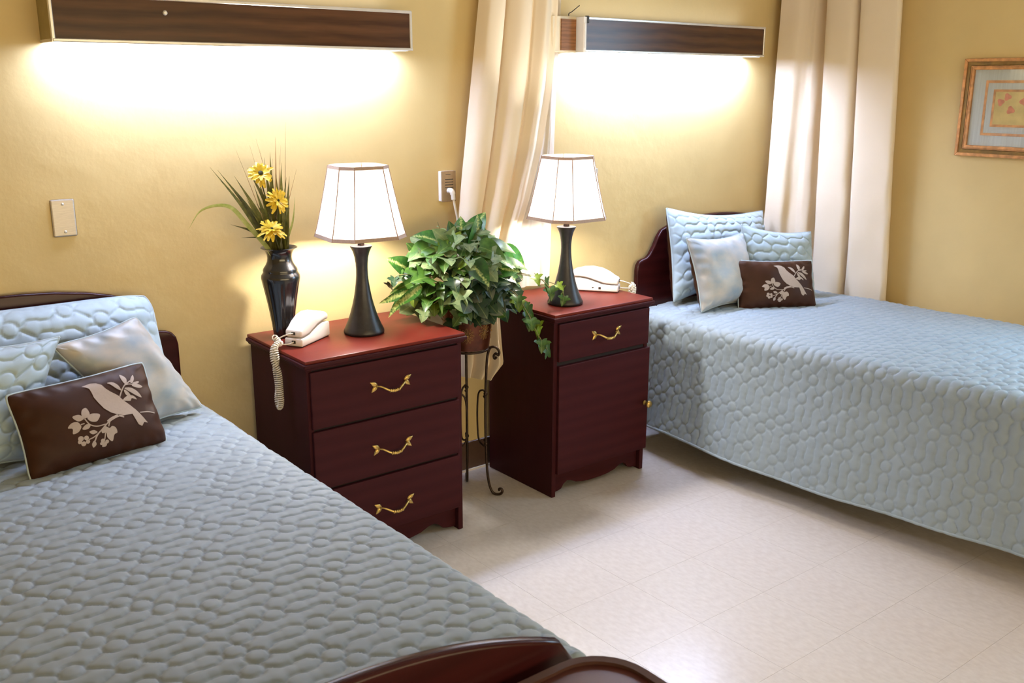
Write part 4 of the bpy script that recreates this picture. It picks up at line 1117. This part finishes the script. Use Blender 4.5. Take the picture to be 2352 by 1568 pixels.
# trailing vines (left and right)
def vine(pts, leaves, scale=1.0, kinds=('ivy1', 'ivy4')):
    C = spline(pts, 10); tube(stems, C, .0017, 5)
    for k in range(leaves):
        f = (k + .9) / leaves; i = min(len(C) - 2, int(f * (len(C) - 1))); t = (C[i + 1] - C[i]).normalized()
        sd = Vector((0, 0, 1)).cross(t); sd = sd.normalized() if sd.length > .01 else Vector((1, 0, 0))
        d = t * .6 + sd * (.8 if k % 2 else -.8) + Vector((0, -.2, -.35))
        place_leaf(rnd.choice(LM[rnd.choice(kinds)]), C[i], d, (-.25, -.75, .8), scale * rnd.uniform(.75, 1.05))
vine([(2.16, 2.92, .88), (2.24, 2.86, .905), (2.31, 2.80, .89), (2.345, 2.77, .855), (2.353, 2.765, .82)], 6, .78)
vine([(2.15, 2.93, .88), (2.26, 2.83, .90), (2.38, 2.79, .86), (2.425, 2.785, .838), (2.43, 2.772, .800)], 5, .68)
vine([(2.15, 2.90, .86), (2.20, 2.82, .85), (2.235, 2.77, .78), (2.265, 2.735, .69), (2.285, 2.70, .63)], 8, .85, ('ivy1', 'ivy4', 'ivy1'))
vine([(2.17, 2.93, .87), (2.24, 2.86, .84), (2.27, 2.80, .76), (2.28, 2.77, .70)], 6, .95, ('ivy1', 'ivy4'))
vine([(1.95, 2.95, .92), (1.86, 2.93, .93), (1.79, 2.95, .935), (1.765, 2.96, .90)], 5, .7, ('ivy1', 'ivy2'))
vine([(2.0, 2.9, .86), (1.93, 2.87, .85), (1.87, 2.87, .82), (1.845, 2.88, .80)], 7, .8, ('ivy1', 'ivy3', 'ivy4'))
vine([(2.03, 2.88, .85), (1.99, 2.83, .83), (1.965, 2.80, .79)], 5, .95, ('ivy1',))
obj('vine_stem', stems, M['stem'], ivy, smooth=True)

# ------------------------------------------------------------------ curtains
def curtain(name, label, cat, L_, Rt, prof, zs, m, edge_blend=None, seed=1, nx=160, par=None):
    """L_(z),Rt(z)->(x,y) of the edges; prof: list of (f, dy) fold profile (dy towards the room)"""
    zz = np.array(zs); fx = np.linspace(0, 1, nx)
    pf = np.array(prof)
    # smooth interpolation of the fold profile
    S = spline([(a, b, 0) for a, b in prof], 12); SF = np.array([q.x for q in S]); SD = np.array([q.y for q in S])
    V = np.zeros((len(zz), nx, 3))
    for i, z in enumerate(zz):
        a, b = np.array(L_(z)), np.array(Rt(z))
        f = np.interp(np.linspace(0, 1, nx), np.linspace(0, 1, len(SF)), SF); d = np.interp(np.linspace(0, 1, nx), np.linspace(0, 1, len(SF)), SD)
        V[i, :, 0] = a[0] + (b[0] - a[0]) * f; V[i, :, 1] = a[1] + (b[1] - a[1]) * f - d; V[i, :, 2] = z
    Z = V[..., 2]; Fm = np.repeat(fx[None], len(zz), 0)
    V[..., 1] += .005 * wob(Fm * 2.0, Z * .35, seed, 7, 9) + .0016 * wob(Fm * 2.5, Z, seed + 1, 9, 24)
    V[..., 1] = np.minimum(V[..., 1], WY - .008)
    o = npobj(name, V.reshape(-1, 3), grid_faces(len(zz), nx), m, par)
    return o, V
def ip(tab):
    tab = sorted(tab); zs_ = [t[0] for t in tab]
    return lambda z: (float(np.interp(z, zs_, [t[1] for t in tab])), float(np.interp(z, zs_, [t[2] for t in tab])))
c1 = thing('curtain', 'cream privacy curtain with a white lining hanging behind the ivy', 'curtain', (2.4, 3.12, .45))
zs = np.concatenate([np.linspace(2.48, 1.2, 50), np.linspace(1.18, .455, 60)])
o, V = curtain('curtain_cloth', None, None, ip([(2.48, 2.31, 3.12), (1.9, 2.284, 3.122), (1.06, 2.172, 3.122), (.45, 2.155, 3.11)]),
        ip([(2.48, 2.64, 3.10), (1.9, 2.640, 3.10), (1.6, 2.615, 3.10), (1.35, 2.565, 3.10), (1.15, 2.495, 3.09), (.98, 2.41, 3.07), (.86, 2.33, 3.04), (.76, 2.285, 3.02), (.62, 2.272, 2.985), (.52, 2.272, 2.97), (.455, 2.235, 3.0)]),
        [(0, 0), (.07, .038), (.20, .045), (.30, .022), (.325, .002), (.35, .03), (.46, .058), (.58, .05), (.665, .016), (.69, .03), (.76, .062), (.86, .04), (.93, .012), (1, .02)], zs, M['curtain'], seed=5, par=c1)
o2, V2 = curtain('lining', None, None, ip([(2.48, 2.56, 3.135), (1.4, 2.52, 3.135), (1.0, 2.38, 3.135), (.775, 2.36, 3.14)]), ip([(2.48, 2.672, 3.12), (1.9, 2.672, 3.12), (1.55, 2.655, 3.12), (.775, 2.632, 3.12)]),
        [(0, 0), (.2, .012), (.35, .0), (.5, .022), (.62, .006), (.75, .026), (.88, .008), (1, .02)], np.linspace(2.48, .775, 70), M['lining'], seed=8, par=c1)
c2 = thing('curtain', 'wide cream curtain hanging in the corner beyond the far bed', 'curtain', (4.2, 2.8, .3))
def plan_curtain(par, plan_top, plan_bot, z1, z0, m, seed, nz=120, nx=260):
    """curtain given by its plan curve at the top and at the bottom"""
    A = np.array([q[:] for q in spline([(x, y, 0) for x, y in plan_top], 14)])[:, :2]; B = np.array([q[:] for q in spline([(x, y, 0) for x, y in plan_bot], 14)])[:, :2]
    f = np.linspace(0, 1, nx); fa = np.linspace(0, 1, len(A))
    A = np.stack([np.interp(f, fa, A[:, k]) for k in (0, 1)], 1); B = np.stack([np.interp(f, fa, B[:, k]) for k in (0, 1)], 1)
    zz = np.linspace(z1, z0, nz); g = np.linspace(0, 1, nz)[:, None, None]
    V = np.zeros((nz, nx, 3)); V[..., :2] = A[None] * (1 - g) + B[None] * g; V[..., 2] = zz[:, None]
    Fm = np.repeat(f[None], nz, 0); Z = V[..., 2]
    low = np.clip((1.5 - Z) / .9, 0, 1)
    cre = wob(Fm * 3.0, Z, seed + 1, 9, 24) * .0070 * (.35 + low) + wob(Fm * 2.5, Z * .4, seed, 7, 9) * .005 + wob(Fm * 6 + Z * 1.4, Z * .2, seed + 2, 6, 8) * .006 * (.3 + low)
    V[..., 0] -= cre * .8; V[..., 1] -= cre
    V[..., 0] = np.minimum(V[..., 0], XR - .008); V[..., 1] = np.minimum(V[..., 1], WY - .008)
    return npobj('curtain_cloth', V.reshape(-1, 3), grid_faces(nz, nx), m, par)
plan_curtain(c2, [(4.118, 3.122), (4.125, 3.085), (4.135, 3.02), (4.155, 2.985), (4.170, 2.975), (4.172, 2.955), (4.200, 2.945), (4.245, 2.935), (4.252, 2.90), (4.215, 2.885), (4.140, 2.895), (4.105, 2.870), (4.100, 2.80), (4.112, 2.745), (4.150, 2.725), (4.235, 2.735), (4.245, 2.715),
                  (4.190, 2.705), (4.120, 2.710), (4.092, 2.680), (4.095, 2.60), (4.105, 2.56), (4.116, 2.525), (4.150, 2.528), (4.25, 2.595)],
             [(4.078, 3.120), (4.086, 3.085), (4.105, 3.052), (4.160, 3.040), (4.172, 3.000), (4.175, 2.960), (4.190, 2.93), (4.245, 2.915), (4.250, 2.87), (4.215, 2.845), (4.170, 2.850), (4.160, 2.82), (4.160, 2.75), (4.165, 2.695), (4.185, 2.675), (4.240, 2.685), (4.248, 2.665),
                  (4.215, 2.65), (4.172, 2.655), (4.160, 2.62), (4.162, 2.55), (4.168, 2.48), (4.175, 2.455), (4.200, 2.450), (4.25, 2.480)], 2.48, .25, M['curtain'], 14)

# ------------------------------------------------------------------ wall plates and sockets
def wall_plate(label, x, z, w_=.069, h=.114, m='steel'):
    t = thing('wall_plate', label, 'wall plate', (x, WY, z - h / 2))
    bm = bmesh.new(); b = bmesh.new()
    P = [(x - w_ / 2, z - h / 2), (x + w_ / 2, z - h / 2), (x + w_ / 2, z + h / 2), (x - w_ / 2, z + h / 2)]
    prism(bm, P, 'y', WY - .007, WY, bev=.0045, seg=2); obj('plate', bm, M[m], t)
    for dz in (-.042, .042):
        bm = bmesh.new(); lathe(bm, [(.0042, 0), (.0042, .0015), (.0025, .003), (0, .0032)], n=14)
        bmesh.ops.rotate(bm, verts=bm.verts, cent=(0, 0, 0), matrix=Matrix.Rotation(R(90), 3, 'X')); bmesh.ops.translate(bm, verts=bm.verts, vec=(x, WY - .0068, z + dz)); obj('screw', bm, M['alu'], t, smooth=True)
    return t
wall_plate('blank steel wall plate with two screws above the near headboard', .746, 1.201)
wall_plate('pale wall plate half hidden behind the far lamp shade', 2.925, 1.185, .07, .115)
cs = thing('call_station', 'bronze call-station plate with four slots and a white plug, beside the cream curtain', 'call station', (2.153, WY, 1.152))
obj('box', BX(2.119, 2.187, WY - .018, WY, 1.155, 1.271, bev=.002), M['white'], cs)
pl_ = obj('face_plate', BX(2.121, 2.188, WY - .022, WY - .017, 1.153, 1.272, bev=.0015), M['bronzeplate'], cs)
for k in range(4): obj('slot', BX(2.137, 2.175, WY - .0228, WY - .0215, 1.238 - k * .0105, 1.2412 - k * .0105), M['port'], cs)
obj('lettering_strip', BX(2.140, 2.162, WY - .0226, WY - .0216, 1.2575, 1.2595), M['port'], cs)
bm = bmesh.new(); lathe(bm, [(.0055, 0), (.0055, .003), (.003, .004), (0, .0045)], n=12); bmesh.ops.rotate(bm, verts=bm.verts, cent=(0, 0, 0), matrix=Matrix.Rotation(R(90), 3, 'X')); bmesh.ops.translate(bm, verts=bm.verts, vec=(2.174, WY - .021, 1.192))
obj('indicator', bm, M['port'], cs)
bm = bmesh.new(); tube(bm, spline([(2.153, WY - .018, 1.196), (2.154, WY - .04, 1.196), (2.156, WY - .046, 1.182), (2.158, WY - .046, 1.163)], 6), [.010] * 6 + [.0105] * 6 + [.0085] * 7, 12); pg = obj('plug', bm, M['white'], cs, smooth=True)
bm = bmesh.new(); tube(bm, spline([(2.158, WY - .046, 1.165), (2.170, WY - .05, 1.10), (2.179, WY - .06, 1.03), (2.183, WY - .09, .95), (2.18, WY - .10, .85)], 8), .0042, 8)
tube(bm, spline([(2.160, WY - .046, 1.165), (2.176, WY - .045, 1.10), (2.186, WY - .05, 1.03), (2.190, WY - .07, .95), (2.19, WY - .09, .85)], 8), .0030, 8); obj('cord', bm, M['cord'], pg, smooth=True)
so = thing('socket_box', 'small white socket box low on the wall behind the plant stand', 'socket', (2.245, WY, .44))
obj('box', BX(2.212, 2.282, WY - .035, WY, .448, .525, bev=.004, seg=2), M['white'], so)
bm = bmesh.new(); tube(bm, spline([(1.95, WY - .008, .50), (2.10, WY - .01, .475), (2.18, WY - .02, .458), (2.27, WY - .05, .436), (2.33, WY - .01, .43), (2.45, WY - .008, .425)], 8), .0042, 8)
tag(obj('power_cord', bm, M['wire'], None, smooth=True), 'thin black cord along the wall between the two nightstands', 'cord')

# ------------------------------------------------------------------ picture on the right wall
pc = thing('framed_picture', 'gold-framed floral print with blue-grey mat under glass on the right wall', 'picture', (0, 0, 0))
PY, PZ0, PW, PH = 2.240, 1.297, .455, .412      # left end, bottom, width (towards the camera), height
ang = R(-90)
pc.location = (wx(PY), PY, PZ0); pc.rotation_euler = (0, 0, ang)   # local x runs along the wall to the right, local -y into the room
def ploc(name, bm, m, par=pc, sm=False):
    o = obj(name, bm, m, None, smooth=sm); o.parent = par; return o
def rect_ring(x0, x1, z0, z1, wd, y0, y1, bev=.0):
    bm = bmesh.new()
    for P in ([(x0, z0), (x1, z0), (x1 - wd, z0 + wd), (x0 + wd, z0 + wd)], [(x1, z0), (x1, z1), (x1 - wd, z1 - wd), (x1 - wd, z0 + wd)],
              [(x1, z1), (x0, z1), (x0 + wd, z1 - wd), (x1 - wd, z1 - wd)], [(x0, z1), (x0, z0), (x0 + wd, z0 + wd), (x0 + wd, z1 - wd)]):
        prism(bm, P, 'y', y0, y1, bev=bev, seg=2)
    return bm
fr = ploc('frame', rect_ring(0, PW, 0, PH, .014, -0.0211, 0, .002), M['frame_gold'])
ploc('frame_cove', rect_ring(.013, PW - .013, .013, PH - .013, 0.0178, -.017, 0), M['frame_dark'], fr)
ploc('frame_bead', rect_ring(0.0276, PW - 0.0276, 0.0276, PH - 0.0276, .007, -0.0170, 0, .001), M['frame_gold'], fr)
ploc('frame_groove', rect_ring(0.0324, PW - 0.0324, 0.0324, PH - 0.0324, .004, -.014, 0), M['frame_dark'], fr)
ploc('frame_lip', rect_ring(0.0349, PW - 0.0349, 0.0349, PH - 0.0349, .012, -.016, 0, .001), M['frame_gold'], fr)
ploc('mat_board', BX(0.0406, PW - 0.0406, -.006, -.002, 0.0406, PH - 0.0406), M['mat_blue'])
ploc('mat_line', rect_ring(0.0989, PW - 0.0989, 0.0908, PH - 0.0908, .011, -.0072, -.006), M['frame_gold'])
ploc('inner_line', rect_ring(0.1363, PW - 0.1363, 0.1281, PH - 0.1281, .010, -.0072, -.006), M['frame_gold'])
art = ploc('artwork', BX(0.1444, PW - 0.1444, -.0068, -.006, 0.1363, PH - 0.1363), M['art'])
bm = bmesh.new()
for (cx, cz, r) in ((0.1719, 0.2311, 0.0178), (0.1987, 0.2530, 0.0178), (0.2174, 0.1987, 0.0195), (0.2676, 0.2352, 0.0195), (0.3163, 0.2109, 0.0178), (0.3487, 0.2433, .02), (0.2920, 0.1784, .018)):
    P = [(cx + r * (.8 + 0.1622 * math.sin(3 * a + cx * 40)) * math.cos(a), cz + r * (.8 + 0.1622 * math.sin(3 * a + cx * 40)) * math.sin(a)) for a in np.linspace(0, 2 * PI, 22)[:-1]]
    prism(bm, P, 'y', -.0074, -.0068)
ploc('flower_print', bm, M['red'], art)
ploc('glass', BX(0.0406, PW - 0.0406, -.0105, -.009, 0.0406, PH - 0.0406), M['glass'])

# ------------------------------------------------------------------ rounded table corner at the foot of the near bed
def rrect(x0, x1, y0, y1, r, n=8):
    out = []
    for cx, cy, a0 in ((x1 - r, y1 - r, 0), (x0 + r, y1 - r, 90), (x0 + r, y0 + r, 180), (x1 - r, y0 + r, 270)):
        for k in range(n + 1): a = R(a0 + 90 * k / n); out.append((cx + r * math.cos(a), cy + r * math.sin(a)))
    return out
tb = thing('side_table', 'reddish wooden table with rounded raised rim at the foot of the near bed', 'table', (.72, .86, 0))
TX0, TX1, TY0, TY1, TZ = .40, 1.050, .62, 1.078, .664
bm = bmesh.new(); prism(bm, rrect(TX0, TX1, TY0, TY1, .105), 'z', TZ - .028, TZ - .006, bev=.005, seg=2); obj('top', bm, M['tablewood'], tb, smooth=True, angle=40)
bm = bmesh.new(); O = rrect(TX0, TX1, TY0, TY1, .105); I = rrect(TX0 + .018, TX1 - .018, TY0 + .018, TY1 - .018, .087); n = len(O)
vo0, vo1 = [bm.verts.new((*p, TZ - .010)) for p in O], [bm.verts.new((*p, TZ - .002)) for p in O]
om = [bm.verts.new((p[0] * .75 + q[0] * .25, p[1] * .75 + q[1] * .25, TZ + .002)) for p, q in zip(O, I)]; vi1, vi0 = [bm.verts.new((*p, TZ)) for p in I], [bm.verts.new((*p, TZ - .010)) for p in I]
for A, B in ((vo0, vo1), (vo1, om), (om, vi1), (vi1, vi0)):
    for k in range(n): bm.faces.new((A[k], A[(k + 1) % n], B[(k + 1) % n], B[k]))
obj('rim', bm, M['tablerim'], tb, smooth=True, angle=40)
bm = bmesh.new()
box(bm, TX0 + .04, TX1 - .04, TY1 - .06, TY1 - .04, TZ - .10, TZ - .028); box(bm, TX0 + .04, TX1 - .04, TY0 + .04, TY0 + .06, TZ - .10, TZ - .028)
box(bm, TX0 + .04, TX0 + .06, TY0 + .04, TY1 - .04, TZ - .10, TZ - .028); box(bm, TX1 - .06, TX1 - .04, TY0 + .04, TY1 - .04, TZ - .10, TZ - .028)
obj('apron', bm, M['cherry'], tb)
for x in (TX0 + .055, TX1 - .055):
    for y in (TY0 + .055, TY1 - .055):
        bm = bmesh.new(); lathe(bm, [(.014, 0), (.017, .02), (.020, .3), (.022, TZ - .10), (.022, TZ - .03)], (x, y, 0), 14); obj('leg', bm, M['cherry'], tb, smooth=True, angle=40)
